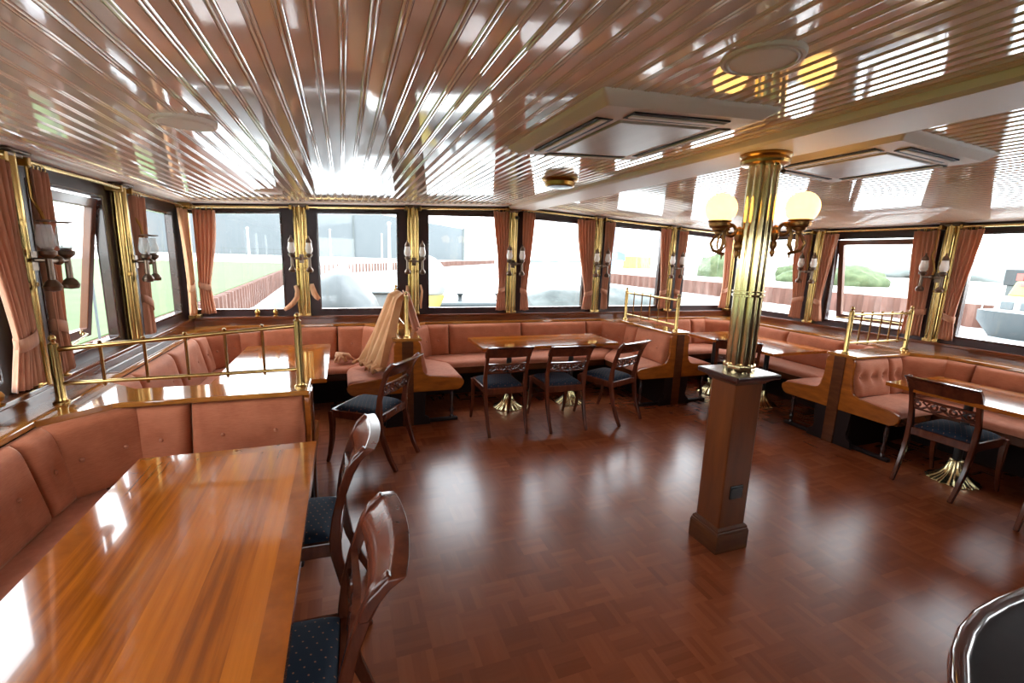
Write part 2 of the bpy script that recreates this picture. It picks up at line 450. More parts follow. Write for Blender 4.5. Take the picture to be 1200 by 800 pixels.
# ------------------------------------------------------------------ walls and windows
# bay: (s0, s1, hole s0, hole s1, hole bottom, top at s0, top at s1)
def wall(side, mp, bays, top, ends):
    mb = MB(mp)
    for (a, b, h0, h1, zb, t0, t1) in bays:
        mb.ring([(a, -.05, 0), (b, -.05, 0), (b, -.05, top(b)), (a, -.05, top(a))],
                [(h0, -.05, zb), (h1, -.05, zb), (h1, -.05, t1), (h0, -.05, t0)], (0, -.06, 0))
    for (a, b) in ends: mb.prism([(a, -.05, 0), (b, -.05, 0), (b, -.05, top(b)), (a, -.05, top(a))], (0, -.06, 0))
    return tag(mb.build('wall_'+side, M['frame'], smooth=0), 'dark wooden window wall on the %s side' % side, 'wall', kind='structure')
TB = lambda s: zc(s)+.08
backb = [(-1.60, -.41, -1.42, -.59, 1.003, 1.975, 2.02), (-.41, .755, -.252, .593, 1.003, 2.04, 2.085), (.755, 1.96, .925, 1.86, 1.003, 2.095, 2.125),
         (1.96, 3.16, 2.14, 3.0, 1.003, 2.125, 2.10), (3.16, 4.40, 3.40, 4.21, 1.003, 2.09, 2.07), (4.40, 5.66, 4.63, 5.47, 1.003, 2.045, 2.005)]
leftb = [(-1.9, -.62, -1.7, -.82, 1.01, 1.95, 1.95), (-.62, .52, -.42, .32, 1.01, 1.95, 1.95), (.52, 1.66, .72, 1.46, 1.01, 1.95, 1.95),
         (1.66, 2.86, 1.86, 2.66, 1.01, 1.955, 1.955), (2.86, 4.02, 3.06, 3.84, 1.01, 1.955, 1.955), (4.02, 5.50, 4.28, 5.16, 1.01, 1.94, 1.94)]
rightb = [(5.50, 4.04, 5.20, 4.26, 1.0, 1.995, 1.995), (4.04, 2.73, 3.86, 2.93, 1.0, 1.985, 1.985), (2.73, 1.50, 2.58, 1.70, 1.01, 2.0, 2.0),
          (1.50, .3, 1.32, .50, 1.01, 2.0, 2.0), (.3, -.9, .12, -.72, 1.01, 2.0, 2.0), (-.9, -1.9, -1.08, -1.8, 1.01, 2.0, 2.0)]
wall('back', mback, backb, TB, [])
wall('left', mleft, leftb, lambda s: zc(XL)+.08, [(-2.1, -1.9)])
wall('right', mright, rightb, lambda s: zc(XR)+.08, [(-1.9, -2.1)])
def mfront(s, d, z): return (s, YF+d, z)
frontb = [(XR+.2, .9, 2.2, 2.0, 1.603, 1.9, 1.9), (.9, XL-.2, .3, -1.0, 1.003, 1.98, 1.98)]  # unseen windows added to let light in from behind
wall('front', mfront, frontb, lambda s: zc(s)+.08, [])

WN = [0]
def window(mp, h0, h1, zb, t0, t1, where, openang=0, s_in=0.0):
    WN[0] += 1
    root = bpy.data.objects.new('window_%d' % WN[0], None); COL.objects.link(root)
    loc = mp((h0+h1)/2, -.06, zb); root.location = loc
    tag(root, where, 'window', kind='structure')
    fwid = .028
    sgn = 1 if h1 > h0 else -1
    def rect(m0, m1, d):
        return [(h0+sgn*m0, d, zb+m1), (h1-sgn*m0, d, zb+m1), (h1-sgn*m0, d, t1-m1), (h0+sgn*m0, d, t0-m1)]
    mb = MB(mp); mb.ring(rect(-.004, -.004, -.045), rect(fwid*.55, fwid*.55, -.045), (0, -.055, 0))
    mb.build('window_frame', M['mahogany'], root, smooth=0, bevel=.004)
    f2 = fwid*.5
    if openang:
        a = math.radians(openang); zt = min(t0, t1)-.012
        def sw(s, d, z):
            # hinged on the top edge, swung outward
            dz = zt-z; dd = d+.085
            return mp(s, -.085-dz*math.sin(a)+dd*math.cos(a), zt-dz*math.cos(a)-dd*math.sin(a)*0)
        q = MB(sw)
        def r2(m, d): return [(h0+sgn*m, d, zb+m), (h1-sgn*m, d, zb+m), (h1-sgn*m, d, zt-m), (h0+sgn*m, d, zt-m)]
        q.ring(r2(.012, -.07), r2(.070, -.07), (0, -.045, 0))
        so = q.build('sash', M['sash'], root, smooth=0, bevel=.004)
        g = MB(sw); g.box(min(h0, h1)+.068, max(h0, h1)-.068, -.096, -.090, zb+.068, zt-.068)
        g.build('pane', M['pane'], so, smooth=0)
        # brass stay across the opening
        st = MB(mp); sm = (h0+h1)/2
        st.tube([(h0+sgn*.10, -.03, zb+.06), (sm+sgn*.1, -.10, zb+.075), (h1-sgn*.14, -.20, zb+.06)], .0045, 8)
        st.tube([(sm-sgn*.03+.014*math.cos(k*PI/8), -.07, zb+.10+.014*math.sin(k*PI/8)) for k in range(16)], .004, 6, close=True)
        st.build('stay_arm', M['brassb'], root)
    else:
        g = MB(mp); mm = rect(f2, f2, -.084)
        g.prism(mm, (0, -.005, 0)); g.build('pane', M['pane'], root, smooth=0)
    return root
names_b = ['far window nearest the left corner, lawn and quay behind', 'far window with the grey tarpaulin heap behind', 'far window with the white dome behind', 'far window just right of the beam, dark tarpaulin behind',
           'far window behind the brass railing, distant quay behind', 'far window nearest the right corner, green mound behind']
for b, nme in zip(backb, names_b): window(mback, *b[2:], nme)
names_l = ['leftmost window outside the view, farthest back', 'left window behind the viewer', 'left window beside the viewer', 'left window beside the near table',
           'open left window with the sash swung outwards', 'left window nearest the far left corner']
for i, (b, nme) in enumerate(zip(leftb, names_l)): window(mleft, *b[2:], nme, openang=8 if i == 4 else 0)
names_r = ['right window nearest the far right corner', 'open right window with a brown sash swung outwards', 'right window with the moored white boat behind', 'right window beside the bar, first past the view',
           'right window beside the bar, second past the view', 'right window beside the bar, third past the view']
for i, (b, nme) in enumerate(zip(rightb, names_r)): window(mright, *b[2:], nme, openang=10 if i == 1 else 0)
for i, b in enumerate(frontb): window(mfront, *b[2:], 'added unseen window letting in light behind the viewer, %s from the right' % ('first', 'second', 'third', 'fourth', 'fifth', 'sixth')[i])

# sill step and ledge: trim pieces round three sides
def sill(nm, mp, s0, s1, dl, lab, col='wall'):
    mb = MB(mp)
    mb.box(s0, s1, -.06, 0, LEDGE-.02, SILL-.028)
    mb.box(s0, s1, -.075, .012, SILL-.028, SILL)
    o = mb.build(nm, M['wall'], smooth=0, bevel=.006)
    return tag(o, 'dark polished window sill along the %s windows' % lab, 'window sill', kind='structure')
sill('trim_5', mback, XL-.05, XR+.05, 0, 'far'); sill('trim_6', mleft, YF, YB, 0, 'left'); sill('trim_7', mright, YF, YB, 0, 'right')
def ledge(nm, pts, lab):
    mb = MB(); mb.prism([(x, y, LEDGE-.028) for x, y in pts], (0, 0, .028))
    return tag(mb.build(nm, M['board'], smooth=0, bevel=.005), lab, 'ledge', kind='structure')
LX, RX, BY = -1.315, 5.262, 5.27       # front edges of the ledges
ledge('trim_8', [(XL-.06, YF), (LX, YF), (LX, BY), (XL-.06, YB+.06)], 'varnished ledge behind the left benches')
ledge('trim_9', [(XL-.06, YB+.06), (LX, BY), (RX, BY), (XR+.06, YB+.06)], 'varnished ledge behind the far benches')
ledge('trim_10', [(XR+.06, YF), (RX, YF), (RX, BY), (XR+.06, YB+.06)], 'varnished ledge behind the right benches')
# wall panels under the ledges, behind the benches
p = MB(); p.box(XL-.05, LX-.03, YF, YB, 0, LEDGE-.028); p.box(XL, XR, BY+.03, YB+.05, 0, LEDGE-.028); p.box(RX+.03, XR+.05, YF, YB, 0, LEDGE-.028)
tag(p.build('trim_11', M['void'], smooth=0), 'dark panelling below the ledges', 'panelling', kind='structure')
# slotted air vent in the left ledge
v = thing('air_vent', 'slotted air vent let into the left window ledge', 'vent', (-1.375, 3.9, LEDGE))
mb = MB(); mb.box(-1.41, -1.335, 3.40, 4.65, LEDGE-.004, LEDGE+.004); mb.build('vent_plate', M['wall'], v, smooth=0, bevel=.002)
for k in range(4):
    mb = MB(); x = -1.401+k*.018; mb.box(x, x+.007, 3.43, 4.62, LEDGE+.003, LEDGE+.0055); mb.build('vent_slot', M['slot'], v, smooth=0)

# ------------------------------------------------------------------ pilasters, curtain rods, curtains, lamps
def pilaster(mp, s, top, lab, tw=1.0):
    base = mp(s, .0, SILL); o = thing('pilaster', lab, 'pilaster', base, 'brass pilasters between the windows')
    mb = MB(mp)
    for ds, r, d in ((-.044, .020, -.012), (0, .032, .004), (.044, .020, -.012)):
        mb.tube([(s+ds*tw, d, SILL+.004), (s+ds*tw, d, top)], r, 12)
    mb.box(s-.05, s+.05, -.04, -.008, SILL+.004, top)
    mb.build('shaft', M['brass'], o)
    mb = MB(mp); mb.box(s-.064, s+.064, -.04, .020, SILL, SILL+.03); mb.box(s-.06, s+.06, -.04, .028, SILL+.01, SILL+.02); mb.build('base', M['brassb'], o, bevel=.004)
    mb = MB(mp); mb.box(s-.05, s+.05, -.042, .026, 1.43, 1.455); mb.build('collar', M['brassd'], o, bevel=.004)
    mb = MB(mp); mb.box(s-.085, s+.085, -.03, .055, top-.012, top); mb.box(s-.06, s+.06, -.03, .035, top-.03, top-.012); mb.build('capital', M['dbrass'], o, bevel=.004)  # dark bronze on the capital puts the shadow under the ceiling into colour
    return o
    return o
cb = [-.41, .755, 1.96, 3.16, 4.36]
pl = ['brass pilaster at the far wall, first right of the left corner', 'brass pilaster at the far wall, above the draped cloth', 'brass pilaster at the far wall, at the end of the ceiling beam',
      'brass pilaster at the far wall, left of the middle brass railing', 'brass pilaster at the far wall, behind the middle brass railing']
PL = {}
for s, l in zip(cb, pl): PL[s] = pilaster(mback, s, (zc(s) if abs(s-XC) > .25 else 2.206)-.008, l)
for s, l in ((2.84, 'brass pilaster at the left edge of the view, by the left railing post'), (3.98, 'brass pilaster between the open left window and the corner window')):
    pilaster(mleft, s, zc(XL)-.008, l)
for s, l in ((4.03, 'brass pilaster at the right wall, behind the globe lamp pillar'), (2.73, 'brass pilaster at the right wall, at the end of the right railing')):
    pilaster(mright, s, zc(XR)-.008, l)
# corner pilasters
cp = thing('pilaster', 'slim brass pilaster in the far left corner between two curtains', 'pilaster', (XL+.02, YB-.02, SILL), 'brass pilasters between the windows')
mb = MB(); mb.tube([(XL+.015, YB-.015, SILL), (XL+.015, YB-.015, zc(XL)-.02)], .028, 14); mb.build('shaft', M['brass'], cp)
mb = MB(); mb.box(XL-.03, XL+.07, YB-.07, YB+.03, SILL, SILL+.03); mb.build('base', M['brassd'], cp, bevel=.004)
mb = MB(); mb.box(XL-.03, XL+.07, YB-.07, YB+.03, zc(XL)-.07, zc(XL)-.01); mb.build('capital', M['brassd'], cp, bevel=.004)
cp = thing('pilaster', 'slim brass pilaster in the far right corner, left of the lamp pillar', 'pilaster', (XR-.02, YB-.02, SILL), 'brass pilasters between the windows')
mb = MB(); mb.tube([(XR-.015, YB-.015, SILL), (XR-.015, YB-.015, zc(XR)-.02)], .03, 14); mb.build('shaft', M['brass'], cp)
mb = MB(); mb.box(XR-.07, XR+.03, YB-.07, YB+.03, SILL, SILL+.03); mb.build('base', M['brassd'], cp, bevel=.004)
mb = MB(); mb.box(XR-.07, XR+.03, YB-.07, YB+.03, zc(XR)-.07, zc(XR)-.01); mb.build('capital', M['brassd'], cp, bevel=.004)

def rod(mp, s0, s1, zt, lab):
    o = thing('curtain_rod', lab, 'curtain rod', mp((s0+s1)/2, .03, zt(s0)), 'brass curtain rods')
    mb = MB(mp); mb.tube([(s0, .032, zt(s0)), ((s0+s1)/2, .032, zt((s0+s1)/2)), (s1, .032, zt(s1))], .0105, 10); mb.build('rail', M['brassb'], o)
    for s in (s0, s1):
        mb = MB(mp); mb.box(s-.012, s+.012, -.05, .046, zt(s)-.02, zt(s)+.02); mb.build('bracket', M['brassd'], o, bevel=.003)
zb_ = lambda s: zc(s)-.045
for (a, b), l in zip(((-1.36, -.49), (-.33, .675), (.835, 1.88), (2.04, 3.08), (3.24, 4.28), (4.44, 5.42)),
                     ('nearest the left corner', 'over the tarpaulin heap', 'over the white dome', 'just right of the beam', 'behind the brass railing', 'nearest the right corner')):
    rod(mback, a, b, zb_, 'thin brass curtain rod over the far window '+l)
for (a, b), l in zip(((1.7, 2.76), (2.92, 3.90), (4.06, 5.28)), ('beside the near table', 'that stands open', 'nearest the far left corner')):
    rod(mleft, a, b, lambda s: zc(XL)-.048, 'thin brass curtain rod over the left window '+l)
for (a, b), l in zip(((4.11, 5.28), (2.81, 3.95), (1.54, 2.65)), ('nearest the far right corner', 'that stands open', 'with the white boat behind')):
    rod(mright, a, b, lambda s: zc(XR)-.048, 'thin brass curtain rod over the right window '+l)

def curtain(mp, s, sg, wt, wk, wb, top, ztie, zbot, lab, d0=.035, tie=True, mat='curt', kin=0.0, bulge=0.0, pleats=5, loose=False):
    """hangs from s outwards in direction sg; gathered at ztie"""
    o = thing('curtain', lab, 'curtain', mp(s+sg*wt/2, d0, zbot), 'tied peach curtains')
    ph = random.random()*6
    def width(v):                                      # v 0 bottom .. 1 top
        z = zbot+(top-zbot)*v
        if z >= ztie:
            k = (z-ztie)/(top-ztie); k = k*k*(3-2*k)**.6 if k > 0 else 0
            return wk+(wt-wk)*min(1, k**.75)+bulge*math.sin(PI*min(1, (z-ztie)/(top-ztie)))
        k = (ztie-z)/(ztie-zbot); return wk+(wb-wk)*k
    def off(v):
        z = zbot+(top-zbot)*v
        k = max(0, 1-abs(z-ztie)/.45)
        return kin*k
    def fn(u, v):
        w = width(v); z = zbot+(top-zbot)*v
        a = .008+.010*min(1, (w/wt))
        dd = d0+a*math.sin(2*PI*pleats*u+ph+.8*math.sin(3*v))+.004*math.sin(11*u+5*v)
        return (s+sg*(off(v)+u*w), dd, z+.004*math.sin(9*u))
    mb = MB(mp); mb.grid(fn, 44, 26)
    c = mb.build('cloth', M[mat], o, smooth=180, fix=False)
    sm = c.modifiers.new('thick', 'SOLIDIFY'); sm.thickness = .004; sm.offset = 0
    if tie:
        k = (ztie-zbot)/(top-zbot); w = width(k); a0 = s+sg*(off(k)-.006); a1 = s+sg*(off(k)+w+.006)
        b = MB(mp); pts = []
        for q in range(20):
            a = 2*PI*q/20; drop = -.018*math.cos(a) if not loose else -.04*math.cos(a)
            pts.append(((a0+a1)/2-(a0-a1)/2*math.cos(a), d0+.030*math.sin(a), ztie+drop*sg*sg))
        hb = .030
        vs = [(p_[0], p_[1], p_[2]-hb) for p_ in pts]+[(p_[0], p_[1], p_[2]+hb) for p_ in pts]
        b.add(vs, [(i, (i+1) % 20, 20+(i+1) % 20, 20+i) for i in range(20)])
        t_ = b.build('tieback', M[mat], o, smooth=180); q = t_.modifiers.new('thick', 'SOLIDIFY'); q.thickness = .005
    for k in range(4):
        b = MB(mp); sx = s+sg*wt*(.12+.25*k)
        b.tube([(sx, .032+.015*math.cos(j*PI/6), top+.012+.017*math.sin(j*PI/6)) for j in range(12)], .0032, 6, close=True)
        b.build('ring', M['brassd'], o)
    return o
zt = lambda s: zc(s)-.075
tl = zc(XL)-.078; tr = zc(XR)-.078
curtain(mleft, 2.74, -1, .30, .13, .20, tl, 1.20, .985, 'peach curtain at the left edge of the view with a pale tieback', d0=.05, pleats=6)
curtain(mleft, 2.92, 1, .13, .10, .13, tl, 1.22, .985, 'narrow brown-shadowed curtain right of the leftmost pilaster', pleats=3)
curtain(mleft, 4.06, 1, .19, .14, .15, tl, 1.22, .985, 'peach curtain with a slanting tieback, left of the corner window', pleats=4, loose=True)
curtain(mleft, 5.26, -1, .22, .11, .13, tl, 1.26, .985, 'pale sunlit curtain on the left wall beside the corner', mat='curtp', pleats=4)  # paler cloth puts the light on this curtain into its colour
curtain(mback, XL+.075, 1, .19, .10, .13, zt(-1.3), 1.26, .985, 'orange curtain on the far wall beside the left corner', bulge=.02, pleats=5)
curtain(mback, 1.89, -1, .20, .085, .13, zt(1.85), 1.24, .985, 'curtain left of the pilaster at the beam end', pleats=5, kin=.03)
curtain(mback, 2.07, 1, .16, .085, .12, zt(2.1), 1.22, .985, 'curtain right of the pilaster at the beam end', pleats=4)
curtain(mback, 3.09, -1, .27, .11, .14, zt(3.0), 1.20, .985, 'full curtain left of the pilaster beside the middle railing', bulge=.02, pleats=6)
curtain(mback, 3.23, 1, .15, .09, .11, zt(3.3), 1.22, .985, 'curtain right of the pilaster beside the middle railing', pleats=4)
curtain(mback, 4.29, -1, .18, .10, .13, zt(4.2), 1.22, .985, 'curtain left of the pilaster behind the middle railing', pleats=4)
curtain(mback, 4.43, 1, .15, .09, .11, zt(4.5), 1.22, .985, 'curtain right of the pilaster behind the middle railing', pleats=4)
curtain(mback, 5.40, -1, .14, .09, .12, zt(5.3), 1.25, .985, 'orange curtain in the far right corner, left of the lamp pillar', pleats=4)
curtain(mright, 4.11, 1, .21, .14, .16, tr, 1.22, .985, 'curtain left of the pilaster behind the lamp pillar', bulge=.02, pleats=5)
curtain(mright, 3.96, -1, .17, .08, .12, tr, 1.22, .985, 'curtain right of the pilaster behind the lamp pillar', pleats=4)
curtain(mright, 2.80, 1, .22, .16, .18, tr, 1.22, .985, 'curtain left of the pilaster at the right railing', pleats=5)
curtain(mright, 2.65, -1, .18, .09, .11, tr, 1.20, .985, 'curtain right of the pilaster at the right railing, white boat behind', pleats=4)

# loose tiebacks hanging where the curtains were taken down
def loose_tie(mp, pts, wd, lab):
    mb = MB(mp); n = len(pts); vs = []
    for i, (s, d, z) in enumerate(pts):
        a = pts[min(i+1, n-1)]; b = pts[max(i-1, 0)]
        tx, tz = a[0]-b[0], a[2]-b[2]; L = math.hypot(tx, tz) or 1
        w_ = wd*(.65+.35*math.sin(PI*i/(n-1)))
        vs += [(s-tz/L*w_, d, z+tx/L*w_), (s+tz/L*w_, d+.006, z-tx/L*w_)]
    mb.add(vs, [(2*i, 2*i+1, 2*i+3, 2*i+2) for i in range(n-1)])
    o = mb.build('tieback', M['curtp'], None, smooth=180); q = o.modifiers.new('thick', 'SOLIDIFY'); q.thickness = .006
    return tag(o, lab, 'curtain tieback', 'loose curtain tiebacks')
loose_tie(mback, [(-.485, .01, 1.27), (-.465, .035, 1.22), (-.47, .05, 1.15), (-.51, .055, 1.09), (-.56, .05, 1.045), (-.60, .04, 1.02)], .026, 'long curved peach tieback left of the first far pilaster')
loose_tie(mback, [(-.325, .01, 1.29), (-.315, .035, 1.24), (-.30, .05, 1.19), (-.275, .055, 1.15), (-.255, .05, 1.13)], .030, 'short peach tieback right of the first far pilaster')
loose_tie(mback, [(.680, .01, 1.28), (.678, .03, 1.22), (.682, .04, 1.15), (.688, .04, 1.10)], .020, 'narrow tieback left of the pilaster above the draped cloth')
loose_tie(mback, [(.830, .01, 1.29), (.845, .035, 1.22), (.835, .05, 1.15), (.826, .05, 1.08), (.83, .04, 1.02)], .015, 'thin curling tieback right of the pilaster above the draped cloth')

# twin oil lamps on the pilasters
def twin_lamp(mp, s, lab, bell=False, d=.13, z0=1.59, sp=.082, pipe=True):
    o = thing('wall_lamp', lab, 'lamp', mp(s, .02, z0-.06), 'twin brass oil lamps on the pilasters')
    mb = MB(mp)
    mb.box(s-.022, s+.022, .02, .036, z0-.09, z0+.0); mb.tube([(s, .03, z0-.04), (s, d, z0-.04)], .011, 10)
    mb.tube([(s-sp, d, z0-.04), (s+sp, d, z0-.04)], .010, 10); mb.sphere((s, d, z0-.04), .022, 12, 8)
    mb.build('bracket', M['dbrass'], o)
    for k in (-1, 1):
        c = (s+k*sp, d, z0)
        mb = MB(mp)
        mb.lathe([(.004, -.185), (.030, -.18), (.036, -.16), (.026, -.14), (.014, -.128), (.013, -.03), (.022, -.022), (.032, -.012), (.034, .004), (.022, .010), (.02, .02)], c, 16)
        mb.build('burner', M['dbrass'], o)
        mb = MB(mp); mb.lathe([(.021, .012), (.034, .03), (.037, .06), (.030, .09), (.026, .125), (.025, .126), (.029, .09), (.035, .06), (.032, .03), (.019, .014)], c, 18)
        mb.build('chimney', M['chimney'] if bell else M['frost'], o)
        mb = MB(mp)
        if bell:
            mb.lathe([(.004, .150), (.024, .144), (.028, .140), (.024, .138)], c, 16); mb.tube([(c[0]-.01, c[1], c[2]+.146), (c[0]+.065, c[1]+.02, c[2]+.146)], .004, 8)
        else:
            mb.lathe([(.027, .118), (.030, .128), (.022, .15), (.010, .166), (.006, .178), (.009, .184), (.004, .19)], c, 14)
        mb.build('cap', M['dbrass'], o)
    if pipe:
        mb = MB(mp); mb.tube([(s+.062, .03, 2.03), (s+.062, .03, 1.85), (s+.06, .06, 1.78), (s+.02, d-.03, 1.70), (s, d-.02, z0+.02), (s, d, z0-.03)], .008, 8); mb.build('pipe', M['brassd'], o)
    return o
twin_lamp(mleft, 2.86, 'dark oil lamp pair nearest the viewer, at the left edge', bell=True, d=.125, z0=1.60, sp=.078)
twin_lamp(mleft, 4.02, 'oil lamp pair with glass chimneys right of the open left window', bell=True, d=.115, z0=1.57, sp=.072)
for s, l in zip(cb, ('on the first far pilaster', 'above the draped cloth', 'at the beam end', 'left of the middle railing', 'behind the middle railing')):
    twin_lamp(mback, s, 'oil lamp pair with white shades '+l, z0=1.60, pipe=False)
twin_lamp(mright, 4.05, 'oil lamp pair with white shades behind the lamp pillar', z0=1.62)
twin_lamp(mright, 2.76, 'oil lamp pair with white shades at the right railing', z0=1.62, d=.12)
# small dark knob under the beam end
kb = MB(mback); kb.sphere((2.0, .03, 2.11), .022, 12, 8); kb.build('knob', M['black'], PL[1.96])
# brass bulbs standing on sills
def finial(loc, lab, r=.03):
    o = MB(); o.lathe([(r*.9, 0), (r*.95, .006), (r*.5, .014), (r*.9, .028), (r, .045), (r*.75, .062), (r*.3, .072), (r*.28, .082), (r*.12, .088)], loc, 16)
    return tag(o.build('window_catch', M['brassd']), lab, 'window catch', 'brass window catches')
finial((-.86, YB+.0, SILL), 'left one of two round brass catches on the far sill', .026)
finial((-.69, YB+.0, SILL), 'right one of two round brass catches on the far sill', .026)
finial((XL+.0, 3.02, SILL), 'round brass catch on the left sill beside the leftmost pilaster', .036)
finial((XL+.0, 2.50, SILL), 'round brass catch on the left sill at the edge of the view', .036)
# ------------------------------------------------------------------ upholstered benches
SEAT_T = .495; SEAT_D = .475
def cushion(mb, p0, p1, n, z0, z1, rake, th, dimples, nu=18, nv=12, dd=.02, sig=.04):
    """padded back panel from p0 to p1 (rear line), n points into the booth"""
    L = math.hypot(p1[0]-p0[0], p1[1]-p0[1]); ex, ey = (p1[0]-p0[0])/L, (p1[1]-p0[1])/L
    H = z1-z0; R = .05
    def prof(t, size):
        d = min(t, 1-t)*size
        if d >= R: return 1.0
        q = 1-d/R; return math.sqrt(max(0, 1-q*q))
    def st(t):        # denser rows at the rim
        return .5-.5*math.cos(PI*(.12+.76*t))/math.cos(PI*.12)
    def P(u, v, dep):
        s = .003+(L-.006)*u; z = z0+H*v
        b = rake*(1-v)+dep
        return (p0[0]+ex*s+n[0]*b, p0[1]+ey*s+n[1]*b, z)
    def fn(u, v):
        u = st(u); v = st(v)
        e = prof(u, L)*prof(v, H)
        dep = th*(.35+.65*e) if 0 < u < 1 and 0 < v < 1 else th*.3
        dep += .006*math.sin(PI*u)*math.sin(PI*v)
        for (a, b) in dimples:
            r2 = ((u-a)*L)**2+((v-b)*H)**2
            dep -= dd*math.exp(-r2/(2*sig*sig))
        return P(u, v, dep)
    o = len(mb.v); mb.grid(fn, nu, nv)
    rim = [i for i in range(nu+1)]+[j*(nu+1)+nu for j in range(1, nv+1)]+[nv*(nu+1)+i for i in range(nu-1, -1, -1)]+[j*(nu+1) for j in range(nv-1, 0, -1)]
    vs = []
    for r_ in rim:
        i, j = r_ % (nu+1), r_//(nu+1)
        vs.append(P(st(i/nu), st(j/nv), 0.0))
    m = len(rim); o2 = len(mb.v); mb.v += vs
    mb.f += [(o+rim[k], o2+k, o2+(k+1) % m, o+rim[(k+1) % m]) for k in range(m)]
    mb.f.append(tuple(o2+k for k in range(m)))
    return lambda a, b: P(a, b, th*1.0-dd+.006)

def banquette(lab, path, splits, tuft=None, z1=.830, chs=.27, offs=None):
    """path: rear line corner to corner, booth on its right hand; corners get a slanting cushion"""
    cx = sum(p[0] for p in path)/len(path); cy = sum(p[1] for p in path)/len(path)
    o = thing('banquette', lab, 'bench', (path[1][0], path[1][1], 0), 'built-in upholstered corner benches')
    n = len(path); pieces = []
    dirs = []
    for i in range(n-1):
        dx, dy = path[i+1][0]-path[i][0], path[i+1][1]-path[i][1]; L = math.hypot(dx, dy); dirs.append((dx/L, dy/L, L))
    for i in range(n-1):
        dx, dy, L = dirs[i]; nn = (dy, -dx)
        a = chs if i > 0 else 0; b = L-(chs if i < n-2 else 0)
        cuts = splits[i]; tot = sum(cuts); s = a
        for k, c in enumerate(cuts):
            s2 = s+(b-a)*c/tot
            p0 = (path[i][0]+dx*s, path[i][1]+dy*s); p1 = (path[i][0]+dx*s2, path[i][1]+dy*s2)
            pieces.append((p0, p1, nn, i, c)); s = s2
        if i < n-2:
            d2 = dirs[i+1]
            p0 = (path[i][0]+dx*b, path[i][1]+dy*b); p1 = (path[i+1][0]+d2[0]*chs, path[i+1][1]+d2[1]*chs)
            L2 = math.hypot(p1[0]-p0[0], p1[1]-p0[1]); ex, ey = (p1[0]-p0[0])/L2, (p1[1]-p0[1])/L2
            pieces.append((p0, p1, (ey, -ex), -1, 0))
            q0 = path[i+1]
            mb = MB(); mb.prism([(*q0, .806), (*p0, .806), (*p1, .806)], (0, 0, LEDGE-.0005-.806)); mb.build('corner_shelf', M['board'], o, smooth=0)
    for (p0, p1, nn, i, c) in pieces:
        L = math.hypot(p1[0]-p0[0], p1[1]-p0[1])
        heavy = tuft and i in tuft
        nb = max(1, round(L/.15)) if heavy else (2 if L > .36 else 1)
        dm = [((k+.5)/nb if heavy else ((k+.5)/nb if nb > 1 else .5), .52 if heavy else .50) for k in range(nb)]
        if nb == 2 and not heavy: dm = [(.27, .5), (.73, .5)]
        mb = MB(); at = cushion(mb, p0, p1, nn, .475, z1, .075, .065, dm, nu=30 if heavy else 20, nv=14, dd=.046 if heavy else .016, sig=.032 if heavy else .026)
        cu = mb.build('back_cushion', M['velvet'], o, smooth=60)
        for (a, b) in dm:
            q = at(a, b); mb = MB(); mb.sphere(q, .011, 10, 6); mb.build('button', M['button'], cu)
    # seats: mitred at the corners
    SD = SEAT_D
    def offp(i, d):
        """point at corner i of the line shifted d into the booth"""
        if i == 0: dx, dy, _ = dirs[0]; return (path[0][0]+dy*d, path[0][1]-dx*d)
        if i == n-1: dx, dy, _ = dirs[-1]; return (path[-1][0]+dy*d, path[-1][1]-dx*d)
        a, b = dirs[i-1], dirs[i]
        na, nb_ = (a[1], -a[0]), (b[1], -b[0])
        return (path[i][0]+(na[0]+nb_[0])*d, path[i][1]+(na[1]+nb_[1])*d)
    for i in range(n-1):
        dx, dy, L = dirs[i]; nn = (dy, -dx)
        def lerp(t, d):
            p, q = offp(i, d), offp(i+1, d)
            return (p[0]+(q[0]-p[0])*t, p[1]+(q[1]-p[1])*t)
        def fn(u, v):
            d = .05+(SD-.05)*v
            q = lerp(.003+.994*u, d)
            e = min(1, min(v, 1-v)*(SD-.05)/.05); e = math.sqrt(max(0, 1-(1-e)**2))
            Lr = L; e2 = min(1, min(u, 1-u)*Lr/.05); e2 = math.sqrt(max(0, 1-(1-e2)**2))
            z = .425+(.045+.018*math.sin(PI*u)*math.sin(PI*v))*e*(.6+.4*e2)+(.012 if True else 0)*(1-v)
            return (q[0], q[1], z)
        mb = MB(); nu_, nv_ = 26, 14
        wr = lambda t: .5-.5*math.cos(PI*t)
        mb.grid(lambda u, v: fn(wr(u), wr(v)), nu_, nv_)
        rim = [k for k in range(nu_+1)]+[j*(nu_+1)+nu_ for j in range(1, nv_+1)]+[nv_*(nu_+1)+k for k in range(nu_-1, -1, -1)]+[j*(nu_+1) for j in range(nv_-1, 0, -1)]
        o2 = len(mb.v); mb.v += [(mb.v[k][0], mb.v[k][1], .415) for k in rim]; m = len(rim)
        mb.f += [(rim[k], o2+k, o2+(k+1) % m, rim[(k+1) % m]) for k in range(m)]; mb.f.append(tuple(o2+k for k in range(m)))
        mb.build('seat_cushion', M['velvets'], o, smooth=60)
        p, q, r_, s_ = offp(i, .0), offp(i+1, .0), offp(i+1, SD-.012), offp(i, SD-.012)
        mb = MB(); mb.prism([(*p, .335), (*q, .335), (*r_, .335), (*s_, .335)], (0, 0, .08))
        mb.build('seat_rail', M['oakd'], o, smooth=0, bevel=.012)
        p, q, r_, s_ = offp(i, .0), offp(i+1, .0), offp(i+1, .10), offp(i, .10)
        mb = MB(); mb.prism([(*p, 0), (*q, 0), (*r_, 0), (*s_, 0)], (0, 0, .335))
        mb.build('base_panel', M['void'], o, smooth=0)
    return o

CW = .066     # half thickness of a partition core
